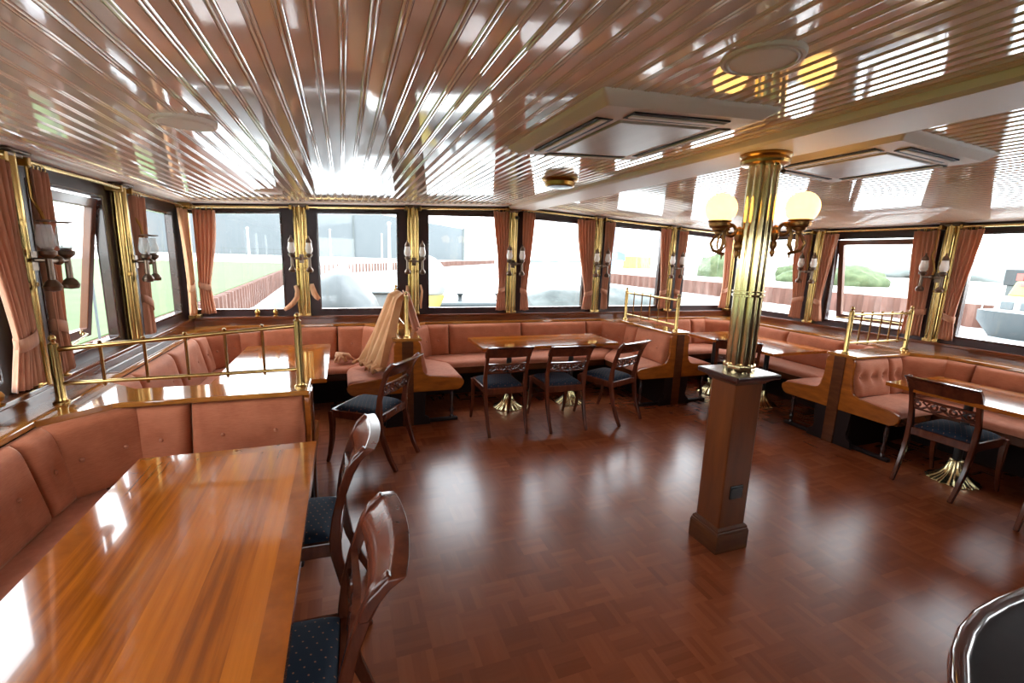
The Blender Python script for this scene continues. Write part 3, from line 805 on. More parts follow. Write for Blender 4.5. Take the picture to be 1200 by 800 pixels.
# partition centre lines: left one runs along X at YA; two run along Y; right one along X at YD
YA, XBp, XCp, YD = 2.86, .54, 3.58, 2.79
EA, EB, ECp, ED = -.215, 4.245, 4.10, 4.31       # free ends
banquette('near left corner bench around the large foreground table', [(LX, .25), (LX, YA-CW), (EA-.02, YA-CW)], [[.62, .62, .62, .62, .25], [.25, .56]])
banquette('left alcove bench beyond the left brass railing', [(EA-.02, YA+CW), (LX, YA+CW), (LX, BY), (XBp-CW, BY), (XBp-CW, EB+.02)], [[.56, .25], [.25, .6, .6, .25], [.2, .62, .25], [.25, .5]])
banquette('far middle bench behind three chairs', [(XBp+CW, EB+.02), (XBp+CW, BY), (XCp-CW, BY), (XCp-CW, ECp+.02)], [[.5, .25], [.22, .75, .75, .2], [.22, .56]])
banquette('far right alcove bench behind the lamp pillar', [(XCp+CW, ECp+.02), (XCp+CW, BY), (RX, BY), (RX, YD+CW), (ED+.02, YD+CW)], [[.56, .22], [.6, .2], [.25, .7, .7, .25], [.22, .5]])
banquette('near right bench along the wall with a deeply buttoned end', [(ED+.02, YD-CW), (RX, YD-CW), (RX, .3)], [[.52, .22], [.22, .5, .5, .5, .5]], tuft=(0,))

def partition(lab, E, out, cap_len, side=1):
    """E: free end centre; out: unit vector towards the free end"""
    ox, oy = out; nx, ny = -oy, ox
    def mp(a, b, z): return (E[0]+ox*a+nx*b, E[1]+oy*a+ny*b, z)
    o = thing('partition', lab, 'partition', (E[0], E[1], 0), 'wooden partitions between the benches')
    L = cap_len
    mb = MB(mp); mb.box(-L, -.02, -CW+.004, CW-.004, 0, .832); mb.build('core', M['void'], o, smooth=0)
    mb = MB(mp); mb.box(-L, .004, -.135, .135, .832, LEDGE); mb.build('top_board', M['board'], o, smooth=0, bevel=.007)
    mb = MB(mp); mb.box(-.03, .016, -.052, .052, 0, .832); mb.build('centre_post', M['oakd'], o, smooth=0, bevel=.006)
    for sg in (-1, 1):
        pr = [(.04, .832), (.100, .832), (.122, .815), (.128, .78), (.124, .72), (.130, .62), (.145, .54), (.170, .505), (.21, .488)]
        pr += [(.50, .455), (.535, .44), (.55, .415), (.545, .385), (.52, .352), (.485, .335), (.04, .335)]
        mb = MB(mp); mb.prism([(-.022, sg*b, z) for b, z in pr], (.030, 0, 0)); mb.build('end_panel', M['oak'], o, smooth=30, bevel=.005)
        pr = [(.04, .335), (.17, .335), (.165, .2), (.15, .13), (.165, .09), (.20, .07), (.215, .0), (.04, 0)]
        mb = MB(mp); mb.prism([(-.024, sg*b, z) for b, z in pr], (.028, 0, 0)); mb.build('lower_panel', M['void'], o, smooth=30, bevel=.004)
        mb = MB(mp); mb.box(-.085, -.035, min(sg*.05, sg*.50), max(sg*.05, sg*.50), 0, .032); mb.build('foot_bar', M['void'], o, smooth=0, bevel=.008)
        mb = MB(mp); mb.lathe([(.020, .030), (.020, .05), (.013, .06), (.019, .085), (.022, .11), (.013, .14), (.012, .16), (.017, .20), (.019, .27), (.014, .30), (.021, .31), (.021, .337)], (-.06, sg*.44, 0), 14)
        mb.build('turned_leg', M['mahogany'], o)
    return o
partition('partition with the left brass railing on top', (EA, YA), (1, 0), EA-LX-.004)
partition('partition below the draped cloth', (XBp, EB), (0, -1), BY-EB-.004)
partition('partition with the middle brass railing on top, behind the pillar', (XCp, ECp), (0, -1), BY-ECp-.004)
partition('partition with the right brass railing on top', (ED, YD), (-1, 0), RX-ED-.004)

def railing(lab, A, B, za, zb, top_a, top_b, low_a, low_b, nb, group=True):
    """posts at A and B (x,y); za.. base heights"""
    o = thing('brass_railing', lab, 'railing', (A[0], A[1], za), 'brass railings on the partitions')
    for (P, z, t) in ((A, za, top_a), (B, zb, top_b)):
        mb = MB(); r = .021
        mb.lathe([(.034, 0), (.034, .008), (.024, .016), (r, .03), (r, t-z+.028), (.012, t-z+.034), (.009, t-z+.04), (.015, t-z+.052), (.014, t-z+.062), (.006, t-z+.072), (.002, t-z+.075)], (P[0], P[1], z), 18)
        mb.build('post', M['brass'], o)
    mb = MB(); mb.tube([(A[0], A[1], top_a), (B[0], B[1], top_b)], .0125, 12); mb.build('top_rail', M['brass'], o)
    mb = MB(); mb.tube([(A[0], A[1], low_a), (B[0], B[1], low_b)], .0105, 12); mb.build('bottom_rail', M['brass'], o)
    for k in range(1, nb+1):
        t = k/(nb+1); f = lambda a, b: a+(b-a)*t
        x, y = f(A[0], B[0]), f(A[1], B[1]); z0, z1 = f(low_a, low_b), f(top_a, top_b)
        mb = MB(); mb.tube([(x, y, z0-.022), (x, y, z0-.016), (x, y, z1+.012), (x, y, z1+.02), (x, y, z1+.026)], [.006, .0075, .0075, .010, .004], 10); mb.build('baluster', M['brass'], o)
    return o
railing('left brass railing in front, above the near bench', (-1.343, 2.80), (-.258, 2.82), LEDGE, LEDGE, 1.130, 1.222, .957, .967, 5)
railing('brass railing mostly covered by the draped cloth', (XBp, 4.31), (XBp, 5.20), LEDGE, LEDGE, 1.225, 1.225, .965, .965, 5)
railing('middle brass railing left of the lamp pillar', (XCp, 4.19), (XCp, 5.21), LEDGE, LEDGE, 1.215, 1.215, .93, .93, 5)
railing('right brass railing beside the open right window', (4.355, YD), (5.215, YD), LEDGE, LEDGE, 1.225, 1.225, .96, .96, 5)

# ------------------------------------------------------------------ tables
def table(lab, x0, x1, y0, y1, bases, z=.75):
    o = thing('dining_table', lab, 'table', ((x0+x1)/2, (y0+y1)/2, 0), 'varnished tables with fluted brass feet')
    al = 'table' if (x1-x0) > (y1-y0) else 'tabley'
    bw = .065
    mb = MB(); mb.box(x0+bw, x1-bw, y0+bw, y1-bw, z-.028, z); mb.build('tabletop', M[al], o, smooth=0)
    mb = MB()
    q = [(x0, y0), (x1, y0), (x1, y1), (x0, y1)]; p = [(x0+bw, y0+bw), (x1-bw, y0+bw), (x1-bw, y1-bw), (x0+bw, y1-bw)]
    mb.ring([(*a, z-.03) for a in q], [(*a, z-.03) for a in p], (0, 0, .03)); mb.build('border', M['tband'], o, smooth=0)
    for bx, by in bases:
        mb = MB(); mb.lathe([(.168, 0), (.170, .006), (.165, .012), (.158, .016), (.13, .030), (.095, .055), (.068, .09), (.05, .13), (.042, .165), (.048, .17), (.048, .178), (.03, .182)], (bx, by, 0), 96, flute=16, depth=.10)
        mb.build('foot', M['brassf'], o, smooth=40)
        mb = MB(); mb.tube([(bx, by, .18), (bx, by, z-.03)], .028, 14); mb.box(bx-.14, bx+.14, by-.05, by+.05, z-.05, z-.03); mb.build('column', M['black'], o)
    return o
M['brassf'] = mat_brass('pale_brass_foot', (.80, .64, .34), .16, .3)
table('large honey-coloured table in the left foreground', -.845, -.15, .74, 2.235, [(-.5, 1.1), (-.5, 1.85)])
table('table in the left alcove beyond the left railing, seen through it', -.86, -.14, 3.385, 4.70, [(-.5, 3.75), (-.5, 4.35)])
table('long table at the far middle, behind three chairs', 1.265, 2.83, 4.20, 4.80, [(1.665, 4.53), (2.42, 4.52)])
table('table in the far right alcove behind the lamp pillar', 4.12, 4.98, 3.34, 4.64, [(4.66, 3.85), (4.42, 4.42)])
table('table at the right edge, in front of the buttoned bench', 4.09, 4.80, .95, 2.27, [(4.52, 1.92), (4.52, 1.25)])

# ------------------------------------------------------------------ chairs
def make_chair(lab):
    o = thing('dining_chair', lab, 'chair', (0, 0, 0), 'mahogany chairs with navy seats', local=True)
    W = .20
    for s in (-1, 1):
        mb = MB(); x = s*W
        mb.sweep([(x*.92, -.335, 0), (x*.94, -.285, .10), (x*.96, -.235, .24), (x*.97, -.208, .38), (x*.98, -.205, .46), (x, -.215, .56), (x, -.240, .66), (x, -.272, .75), (x, -.305, .815), (x, -.338, .852)],
                 (1, 0, 0), [.026, .027, .030, .033, .034, .032, .031, .030, .029, .028], [.030, .034, .040, .046, .046, .036, .034, .036, .038, .026])
        mb.build('back_post', M['chair'], o, smooth=40, bevel=.005)
        mb = MB()
        mb.sweep([(s*.205, .255, 0), (s*.205, .232, .08), (s*.205, .208, .2), (s*.205, .198, .32), (s*.205, .205, .43)], (1, 0, 0), [.024, .027, .032, .036, .038], [.024, .028, .034, .038, .04])
        mb.build('leg', M['chair'], o, smooth=40, bevel=.005)
    mb = MB()
    mb.box(-.19, .19, .188, .222, .375, .44); mb.box(-.18, .18, -.222, -.19, .375, .435)
    for s in (-1, 1): mb.prism([(s*.205, .21, .375), (s*.182, .21, .375), (s*.176, -.20, .375), (s*.198, -.20, .375)], (0, 0, .065))
    mb.build('seat_frame', M['chair'], o, smooth=0, bevel=.004)
    def sf(u, v):
        x = (-1+2*u)*(.180+.010*v); y = -.188+.376*v
        e = min(1, min(u, 1-u)*.37/.05); f = min(1, min(v, 1-v)*.37/.05)
        e = math.sqrt(max(0, 1-(1-e)**2)); f = math.sqrt(max(0, 1-(1-f)**2))
        return (x, y, .436+.030*e*f+.020*math.sin(PI*u)*math.sin(PI*v))
    wr = lambda t: .5-.5*math.cos(PI*t)
    mb = MB(); nu_ = nv_ = 16
    mb.grid(lambda u, v: sf(wr(u), wr(v)), nu_, nv_)
    rim = [k for k in range(nu_+1)]+[j*(nu_+1)+nu_ for j in range(1, nv_+1)]+[nv_*(nu_+1)+k for k in range(nu_-1, -1, -1)]+[j*(nu_+1) for j in range(nv_-1, 0, -1)]
    o2 = len(mb.v); mb.v += [(mb.v[k][0], mb.v[k][1], .40) for k in rim]; m = len(rim)
    mb.f += [(rim[k], o2+k, o2+(k+1) % m, rim[(k+1) % m]) for k in range(m)]; mb.f.append(tuple(o2+k for k in range(m)))
    mb.build('seat_cushion', M['navy'], o, smooth=70)
    # curved top rail, scrolled backwards at the top
    mb = MB()
    def tr_(u, v, f):
        x = -.222+.444*u; c = 1-(2*u-1)**2
        z = .742+.110*v+.006*c*v; y = -.268-.07*v*v*.9-.022*v-.026*c
        th = .013+.006*math.sin(PI*v)+.010*max(0, v-.75)/.25
        return (x, y+(th if f else -th), z)
    nu_, nv_ = 14, 8
    a0 = len(mb.v); mb.grid(lambda u, v: tr_(u, v, 1), nu_, nv_); b0 = len(mb.v); mb.grid(lambda u, v: tr_(u, v, 0), nu_, nv_)
    rim = [k for k in range(nu_+1)]+[j*(nu_+1)+nu_ for j in range(1, nv_+1)]+[nv_*(nu_+1)+k for k in range(nu_-1, -1, -1)]+[j*(nu_+1) for j in range(nv_-1, 0, -1)]; m = len(rim)
    mb.f += [(a0+rim[k], b0+rim[k], b0+rim[(k+1) % m], a0+rim[(k+1) % m]) for k in range(m)]
    mb.build('top_rail', M['chair'], o, smooth=50, bevel=.004)
    # pierced mid rail: two bars with scrolls between
    mb = MB()
    yy = lambda z: -.213-.25*(z-.56)
    mb.sweep([(-.19, yy(.668), .668), (0, yy(.668)-.012, .668), (.19, yy(.668), .668)], (0, 1, 0), .022, .016)
    for s in (-1, 1):
        def spiral(cx, cz, r0_, turns, a0_, dirn, thick):
            pts = []
            for k in range(22):
                t = k/21; a = a0_+dirn*2*PI*turns*t; r = r0_*(1-.72*t)
                pts.append((cx+r*math.cos(a), yy(cz)-.006, cz+r*math.sin(a)))
            mb.tube(pts, thick, 7)
        spiral(s*.158, .632, .026, 1.2, PI/2, -s, .0075)
        spiral(s*.062, .630, .028, 1.1, PI/2, s, .0085)
        mb.tube([(s*.185, yy(.60), .602), (s*.14, yy(.60)-.004, .594), (s*.10, yy(.62)-.006, .622), (s*.062, yy(.6)-.006, .598), (s*.03, yy(.60)-.008, .604), (0, yy(.61)-.008, .622)], .0095, 8)
        mb.tube([(s*.13, yy(.65)-.006, .655), (s*.105, yy(.63)-.006, .632), (s*.085, yy(.65)-.006, .655)], .007, 7)
    mb.sphere((0, yy(.64)-.008, .638), .020, 12, 8, sx=1.2, sy=.6)
    mb.sweep([(-.19, yy(.588), .588), (0, yy(.588)-.010, .584), (.19, yy(.588), .588)], (0, 1, 0), .016, .010)
    mb.build('carved_rail', M['chair'], o, smooth=50)
    return o
def face(dx, dy): return math.atan2(-dx, dy)      # rotz so that local +Y looks along (dx, dy)
chairs = [((1.392, 4.075), (0.0, 1), 'left of the three at the far middle table'),
          ((1.995, 4.005), (.03, 1), 'middle of the three at the far middle table'),
          ((2.605, 4.04), (-.35, .94), 'right of the three at the far middle table'),
          ((.16, 3.66), (-.815, .58), 'standing alone beside the left alcove table'),
          ((4.375, 1.90), (1, .03), 'seen from behind at the right table'),
          ((-.265, 2.07), (-1, .06), 'farther of two along the foreground table'),
          ((-.245, 1.26), (-1, .03), 'nearest of all, cut by the bottom edge'),
          ((4.11, 3.78), (.72, .69), 'half hidden behind the lamp pillar'),
          ((4.375, 1.17), (1, 0), 'at the right edge, only a leg showing')]
proto = None
for (x, y), d, lab in chairs:
    rz = face(*d)
    if proto is None:
        proto = make_chair('mahogany chair with navy seat, '+lab); proto.location = (x, y, 0); proto.rotation_euler = (0, 0, rz)
    else: dup(proto, (x, y, 0), rz, 'mahogany chair with navy seat, '+lab)

# ------------------------------------------------------------------ pillar with globe lamps
px_, py_ = 2.065, 1.875
P = thing('lamp_pillar', 'square wooden pillar carrying a fluted brass column, right of centre', 'pillar', (px_, py_, 0))
hx, hy = .098, .088
mb = MB()
mb.box(px_-hx-.022, px_+hx+.022, py_-hy-.022, py_+hy+.022, 0, .115); mb.build('plinth', M['oakd2'] if 'oakd2' in M else M['oakd'], P, smooth=0, bevel=.004)
mb = MB()
def frame_sq(e, z0, z1, e2):
    mb.add([(px_-hx-e, py_-hy-e, z0), (px_+hx+e, py_-hy-e, z0), (px_+hx+e, py_+hy+e, z0), (px_-hx-e, py_+hy+e, z0),
            (px_-hx-e2, py_-hy-e2, z1), (px_+hx+e2, py_-hy-e2, z1), (px_+hx+e2, py_+hy+e2, z1), (px_-hx-e2, py_+hy+e2, z1)],
           [(3, 2, 1, 0), (4, 5, 6, 7), (0, 1, 5, 4), (1, 2, 6, 5), (2, 3, 7, 6), (3, 0, 4, 7)])
frame_sq(.020, .115, .128, .016); frame_sq(.014, .128, .140, .014); frame_sq(.014, .140, .152, .002)
mb.build('plinth_moulding', M['oakd'], P, smooth=0, bevel=.003)
mb = MB(); mb.box(px_-hx, px_+hx, py_-hy, py_+hy, .11, 1.04); mb.build('shaft', M['pillar'], P, smooth=0, bevel=.008)
mb = MB(); frame_sq(.004, 1.00, 1.025, .03); frame_sq(.035, 1.025, 1.035, .045)
mb.add([], []); frame_sq(.058, 1.035, 1.062, .058); mb.build('cap', M['mahogany'], P, smooth=0, bevel=.006)
so = MB(); so.box(px_-.045, px_+.045, py_-hy-.008, py_-hy+.004, .325, .405); sk = so.build('socket', M['socket'], P, smooth=0, bevel=.003)
so = MB(); so.box(px_-.04, px_+.04, py_-hy-.014, py_-hy-.007, .38, .395); so.build('socket_lid', M['socket'], sk, smooth=0, bevel=.002)
mb = MB()
for k in range(8):
    a = 2*PI*(k+.5)/8; mb.tube([(px_+.050*math.cos(a), py_+.050*math.sin(a), 1.06), (px_+.050*math.cos(a), py_+.050*math.sin(a), 2.19)], .027, 14)
mb.tube([(px_, py_, 1.06), (px_, py_, 2.19)], .05, 16)
mb.build('brass_column', M['brassp'], P)
for z, h in ((1.062, .045), (1.475, .014), (1.50, .008)):
    mb = MB(); mb.lathe([(.078, 0), (.083, h*.2), (.083, h*.8), (.078, h)], (px_, py_, z), 8 if h > .03 else 24); mb.build('collar', M['brassp'], P)
mb = MB(); mb.lathe([(.10, 0), (.114, .006), (.118, .02), (.112, .034), (.122, .044), (.12, .056)], (px_, py_, 2.150), 28); mb.build('flange', M['brassd'], P)
mb = MB(); mb.sphere((px_+.10, py_-.03, 2.13), .012, 10, 8); mb.tube([(px_+.085, py_-.03, 2.175), (px_+.098, py_-.03, 2.14)], .003, 6); mb.build('hook', M['black'], P)

def globe_lamp(c, lab):
    gx, gy, gz = c
    o = thing('globe_lamp', lab, 'lamp', (gx, gy, gz-.2), 'globe lamps on the brass column')
    dx, dy = gx-px_, gy-py_; L = math.hypot(dx, dy); dx, dy = dx/L, dy/L
    def mp(r, t, z): return (px_+dx*r-dy*t, py_+dy*r+dx*t, gz+z)
    mb = MB(); mb.sphere(c, .080, 32, 20); mb.build('globe', M['globe'], o, smooth=180)
    mb = MB(); mb.lathe([(.010, -.135), (.018, -.13), (.020, -.118), (.032, -.112), (.036, -.100), (.050, -.094), (.054, -.082), (.052, -.070), (.058, -.066), (.058, -.060), (.03, -.062)], c, 24); mb.build('cup', M['bronze'], o)
    mb = MB(mp)
    R0 = .078
    mb.lathe([(.006, -.255), (.010, -.245), (.014, -.23), (.010, -.215), (.018, -.20), (.020, -.185), (.012, -.17), (.022, -.15), (.024, -.13), (.014, -.115), (.016, -.10), (.006, -.09)], (R0+.012, 0, .0), 14)
    # S scroll from the column to the cup
    arm = []
    for k in range(26):
        t = k/25; a = PI*.9-2*PI*1.15*t; r = .040*(1-.70*t)
        arm.append((R0+.058+r*math.cos(a)*-1, 0, -.115+r*math.sin(a)))
    mb.tube(arm, [.009]*20+[.008, .008, .007, .007, .006, .006], 8)
    cr = L
    mb.tube([(R0+.02, 0, -.12), (R0+.045, 0, -.085), (R0+.08, 0, -.10), (R0+.092, 0, -.14), (R0+.09, 0, -.185), (R0+.105, 0, -.225), (cr-.04, 0, -.235), (cr+.02, 0, -.215), (cr+.035, 0, -.18), (cr+.02, 0, -.15), (cr, 0, -.13)], .0088, 8)
    mb.tube([(R0+.085, 0, -.15), (cr-.045, 0, -.19), (cr-.015, 0, -.235), (cr, 0, -.19), (cr-.005, 0, -.135)], .0065, 8)
    mb.tube([(cr-.03, 0, -.235), (cr-.03, 0, -.262)], [.007, .002], 8)
    mb.build('scroll_arm', M['bronze'], o)
    return o
globe_lamp((1.883, 1.95, 1.931), 'lit white globe lamp left of the brass column')
globe_lamp((2.232, 1.76, 1.944), 'lit white globe lamp right of the brass column')

# ------------------------------------------------------------------ ceiling fittings
def cassette(lab, x0, x1, y0, y1):
    cx, cy = (x0+x1)/2, (y0+y1)/2
    o = thing('air_conditioner', lab, 'air conditioner', (cx, cy, zc(cx)), 'ceiling air conditioning cassettes')
    tilt = (zc(x1)-zc(x0))/(x1-x0)
    def mp(x, y, d): return (cx+x, cy+y, zc(cx)+tilt*x-d)
    hx, hy = (x1-x0)/2, (y1-y0)/2
    def R(ax, ay, d): return [(-ax, -ay, d), (ax, -ay, d), (ax, ay, d), (-ax, ay, d)]
    mb = MB(mp)
    ou, i1, i2 = R(hx, hy, -.004), R(hx-.004, hy-.004, .012), R(hx-.045, hy-.045, .040)
    i3, i4 = R(hx-.175, hy-.175, .046), R(hx-.18, hy-.18, .030)
    vs = ou+i1+i2+i3+i4; fs = []
    for k in range(4):
        for j in range(4):
            j2 = (j+1) % 4; fs.append((k*4+j, k*4+j2, k*4+4+j2, k*4+4+j))
    fs.append((16, 17, 18, 19)); mb.add(vs, fs)
    mb.build('panel', M['ac'], o, smooth=0, bevel=.008, bseg=3, fix=True)
    mb = MB(mp); mb.box(-hx+.185, hx-.185, -hy+.185, hy-.185, .03, .050); mb.build('grille', M['ac_grille'], o, smooth=0, bevel=.004)
    lx, ly = hx-.17, hy-.17
    for (a, b, c_, d_) in ((-lx, lx, -hy+.075, -hy+.145), (-lx, lx, hy-.145, hy-.075), (-hx+.075, -hx+.145, -ly, ly), (hx-.145, hx-.075, -ly, ly)):
        mb = MB(mp); mb.box(a, b, c_, d_, .036, .0475); s_ = mb.build('air_slot', M['slot'], o, smooth=0)
        mb = MB(mp)
        if b-a > d_-c_: mb.box(a+.005, b-.005, (c_+d_)/2-.014, (c_+d_)/2+.014, .044, .052)
        else: mb.box((a+b)/2-.014, (a+b)/2+.014, c_+.005, d_-.005, .044, .052)
        mb.build('louvre', M['ac'], s_, smooth=0, bevel=.003)
    return o
cassette('square ceiling air conditioner left of the beam', .79, 1.555, 1.36, 2.27)
cassette('square ceiling air conditioner right of the beam', 2.275, 2.99, 1.36, 2.20)
def disc(x, y, r, lab):
    o = thing('ceiling_speaker', lab, 'ceiling speaker', (x, y, zc(x)-.02), 'round ceiling speakers')
    z = zc(x)
    mb = MB(); mb.lathe([(r, .004), (r, -.006), (r*.97, -.012), (r*.90, -.013), (r*.86, -.008), (r*.84, -.014), (r*.80, -.016), (r*.78, -.009)], (x, y, z), 48); mb.build('rim', M['ac'], o)
    mb = MB(); mb.lathe([(r*.79, -.008), (r*.77, -.0125), (r*.2, -.0135), (.001, -.0135)], (x, y, z), 40); mb.build('cover', M['ac'], o)
disc(1.083, 1.035, .105, 'round cream speaker disc in the ceiling near the top right')
disc(-.545, 2.15, .108, 'round cream speaker disc in the left part of the ceiling')
disc(-.56, 4.35, .105, 'round cream speaker disc near the far windows')
o = thing('ceiling_lamp', 'small round brass lamp under the ceiling beside the beam', 'ceiling lamp', (1.52, 3.17, zc(1.52)-.06))
z = zc(1.52)
mb = MB(); mb.lathe([(.132, .004), (.135, -.012), (.128, -.022), (.112, -.03), (.108, -.055), (.100, -.062), (.08, -.060)], (1.52, 3.17, z), 36); mb.build('ring', M['brassd'], o)
mb = MB(); mb.lathe([(.098, -.05), (.096, -.064), (.05, -.070), (.001, -.071)], (1.52, 3.17, z), 30); mb.build('lens', M['black'], o)

# ------------------------------------------------------------------ bar counter at the lower right corner
o = thing('bar_counter', 'dark glossy rounded counter corner at the lower right', 'counter', (1.35, -.3, 0))
ccx, ccy, cr_ = 1.42, -.25, .735
def blob(r, x1=3.2):
    pts = []
    for k in range(25):
        a = PI/2+PI*k/24; pts.append((ccx+r*math.cos(a), ccy+r*math.sin(a)))
    pts += [(x1, ccy-r), (x1, ccy+r)]
    return pts
mb = MB(); mb.prism([(x, y, .855) for x, y in blob(cr_-.02)], (0, 0, .032)); mb.build('counter_top', M['bar'], o, smooth=0)
mb = MB(); mb.ring([(x, y, .85) for x, y in blob(cr_)], [(x, y, .85) for x, y in blob(cr_-.032)], (0, 0, .045)); mb.build('rim', M['barr'], o, smooth=40, bevel=.013, bseg=4)
mb = MB(); mb.prism([(x, y, 0) for x, y in blob(cr_-.16, 3.1)], (0, 0, .855)); mb.build('body', M['mahogany'], o, smooth=40)

# ------------------------------------------------------------------ cloths
dc = thing('draped_cloth', 'pale gold curtain heaped over the brass railing, spilling onto the seat', 'cloth', (.45, 4.6, .5))
# over the top rail, then down on to the seat: near edge falls steeply, far edge trails out
def drape(u, v):
    A = [(.575, 4.34, 1.20), (.54, 4.33, 1.252), (.50, 4.325, 1.20), (.44, 4.32, .98), (.38, 4.31, .76), (.345, 4.30, .60), (.325, 4.29, .53), (.27, 4.28, .512)]
    B = [(.60, 4.85, 1.16), (.53, 4.85, 1.26), (.44, 4.85, 1.22), (.36, 4.84, 1.02), (.28, 4.82, .82), (.20, 4.80, .65), (.15, 4.78, .55), (.07, 4.76, .514)]
    t = v*7; i = min(int(t), 6); f = t-i; f = f*f*(3-2*f)*.5+f*.5
    pa = [A[i][k]+(A[i+1][k]-A[i][k])*f for k in range(3)]; pb = [B[i][k]+(B[i+1][k]-B[i][k])*f for k in range(3)]
    p = [pa[k]+(pb[k]-pa[k])*u for k in range(3)]
    amp = .012+.034*min(1, v*1.3)
    g = math.sin(2*PI*4.5*u+1.0*math.sin(3*v)+.6)*amp*1.25+.004*math.sin(2*PI*12*u+4*v)*(.3+v)+.012*math.sin(2*PI*1.5*u+5*v)
    if v < .86: p[0] -= g*.85; p[2] += g*.45
    else: p[2] += abs(g)*1.1*(1-u*.2); p[0] -= .03*math.sin(7*u)+.02*math.sin(19*u)
    p[1] += .015*math.sin(9*v+4*u)
    p[2] = max(p[2], .506)
    return tuple(p)
mb = MB(); mb.grid(drape, 120, 60); c = mb.build('cloth', M['curtp2'], dc, smooth=180, fix=False)
sm = c.modifiers.new('thick', 'SOLIDIFY'); sm.thickness = .006; sm.offset = 1
# second layer hanging on the far side
def drape2(u, v):
    x = .585+.11*v+.012*math.sin(2*PI*3*u); z = 1.245-.33*v
    return (x, 4.45+.42*u+.05*v, z-.10*u*v+.02*math.sin(8*u))
mb = MB(); mb.grid(drape2, 40, 14); c = mb.build('fold', M['curt'], dc, smooth=180, fix=False)
sm = c.modifiers.new('thick', 'SOLIDIFY'); sm.thickness = .006; sm.offset = 1
# bunched cloth on the alcove seat
mb = MB()
for k in range(9):
    a = k*.75; x, y = -.05+.03*math.cos(a*2), 4.98+.03*math.sin(a*3)
    mb.tube([(x-.09*math.cos(a), y-.07*math.sin(a), .512), (x-.04*math.cos(a+.4), y-.03*math.sin(a), .545+.006*k), (x+.05*math.cos(a-.3), y+.04*math.sin(a), .55+.004*k), (x+.10*math.cos(a), y+.08*math.sin(a), .514)], [.010, .017, .016, .010], 8)
tag(mb.build('bunched_cloth', M['curtp'], smooth=180), 'small bunch of peach cloth on the alcove seat', 'cloth')
# ------------------------------------------------------------------ outside
M['water'] = plain('harbour_water', (.72, .75, .76), .12)
nt_ = M['water'].node_tree; b_ = nt_.nodes['Principled BSDF']
bump(nt_, b_, noise(nt_, coords(nt_, (1, 1, 1)), 1.4, 4), .25, .08)
M['grass'] = mat_noisy('lawn', [(.3, (0.034, 0.064, 0.013)), (.7, (0.050, 0.086, 0.022))], .8)
M['quaytop'] = mat_noisy('quay_paving', [(.3, (0.259, 0.252, 0.230)), (.7, (0.331, 0.324, 0.302))], 1.5)
M['pile'] = mat_noisy('rusty_sheet_piling', [(.25, (0.060, 0.028, 0.020)), (.55, (0.10, 0.048, 0.036)), (.8, (0.14, 0.088, 0.072))], 1.2, vec=(1, 1, .35))
M['shed'] = mat_noisy('grey_shed_cladding', [(.3, (0.098, 0.110, 0.117)), (.7, (0.108, 0.119, 0.126))], .3)
M['tarp'] = mat_noisy('grey_tarpaulin', [(.3, (0.050, 0.056, 0.058)), (.7, (0.080, 0.085, 0.087))], 2.5, .5, bmp=.4)
M['tarpd'] = mat_noisy('green_grey_tarpaulin', [(.3, (0.024, 0.030, 0.029)), (.7, (0.075, 0.084, 0.080))], 3, .5, bmp=.4)
M['deck'] = plain('white_deck_paint', (0.302, 0.310, 0.310), .4)
M['deckg'] = plain('grey_deck_paint', (0.055, 0.066, 0.070), .4)
M['white'] = plain('white_gelcoat', (0.24, 0.245, 0.245), .3)
M['yellow'] = plain('yellow_paint', (0.324, 0.259, 0.072), .4)
M['hull'] = plain('dark_green_hull', (0.016, 0.021, 0.023), .4)
M['red'] = plain('red_canvas', (0.302, 0.072, 0.058), .6)
M['teal'] = plain('teal_paint', (0.086, 0.245, 0.259), .5)
M['bluep'] = plain('pale_blue_paint', (0.158, 0.245, 0.331), .5)
M['bush'] = mat_noisy('scrub', [(.3, (0.042, 0.060, 0.027)), (.7, (0.085, 0.108, 0.054))], 1.2)
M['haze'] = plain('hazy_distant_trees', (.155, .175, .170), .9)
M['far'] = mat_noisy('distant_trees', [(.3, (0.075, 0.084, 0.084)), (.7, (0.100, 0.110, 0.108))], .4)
WZ = -1.15
mb = MB(); mb.box(-200, 300, -80, 420, WZ-.3, WZ)
tag(mb.build('harbour_water', M['water'], smooth=0), 'pale harbour water around the moored ship', 'water', kind='stuff')

def land(pts, z, lab, mat, nm):
    mb = MB(); mb.prism([(x, y, WZ-.2) for x, y in pts], (0, 0, z-WZ+.2))
    return tag(mb.build(nm, mat, smooth=0), lab, 'ground', kind='structure')
land([(-120, -60), (-4.15, -60), (-4.15, 14), (-4.9, 46), (-4.9, 60), (-120, 60)], 0, 'green lawn along the left quay', M['grass'], 'lawn')
land([(-120, 60), (-4.9, 60), (-4.2, 54), (26, 112), (52, 160), (52, 260), (-120, 260)], .02, 'grassy ground of the far quay in front of the grey shed', M['quaytop'], 'far_quay')
land([(30, -60), (120, -60), (120, 120), (62, 100), (30, 50)], .03, 'pale quay paving on the right bank', M['quaytop'], 'right_quay')

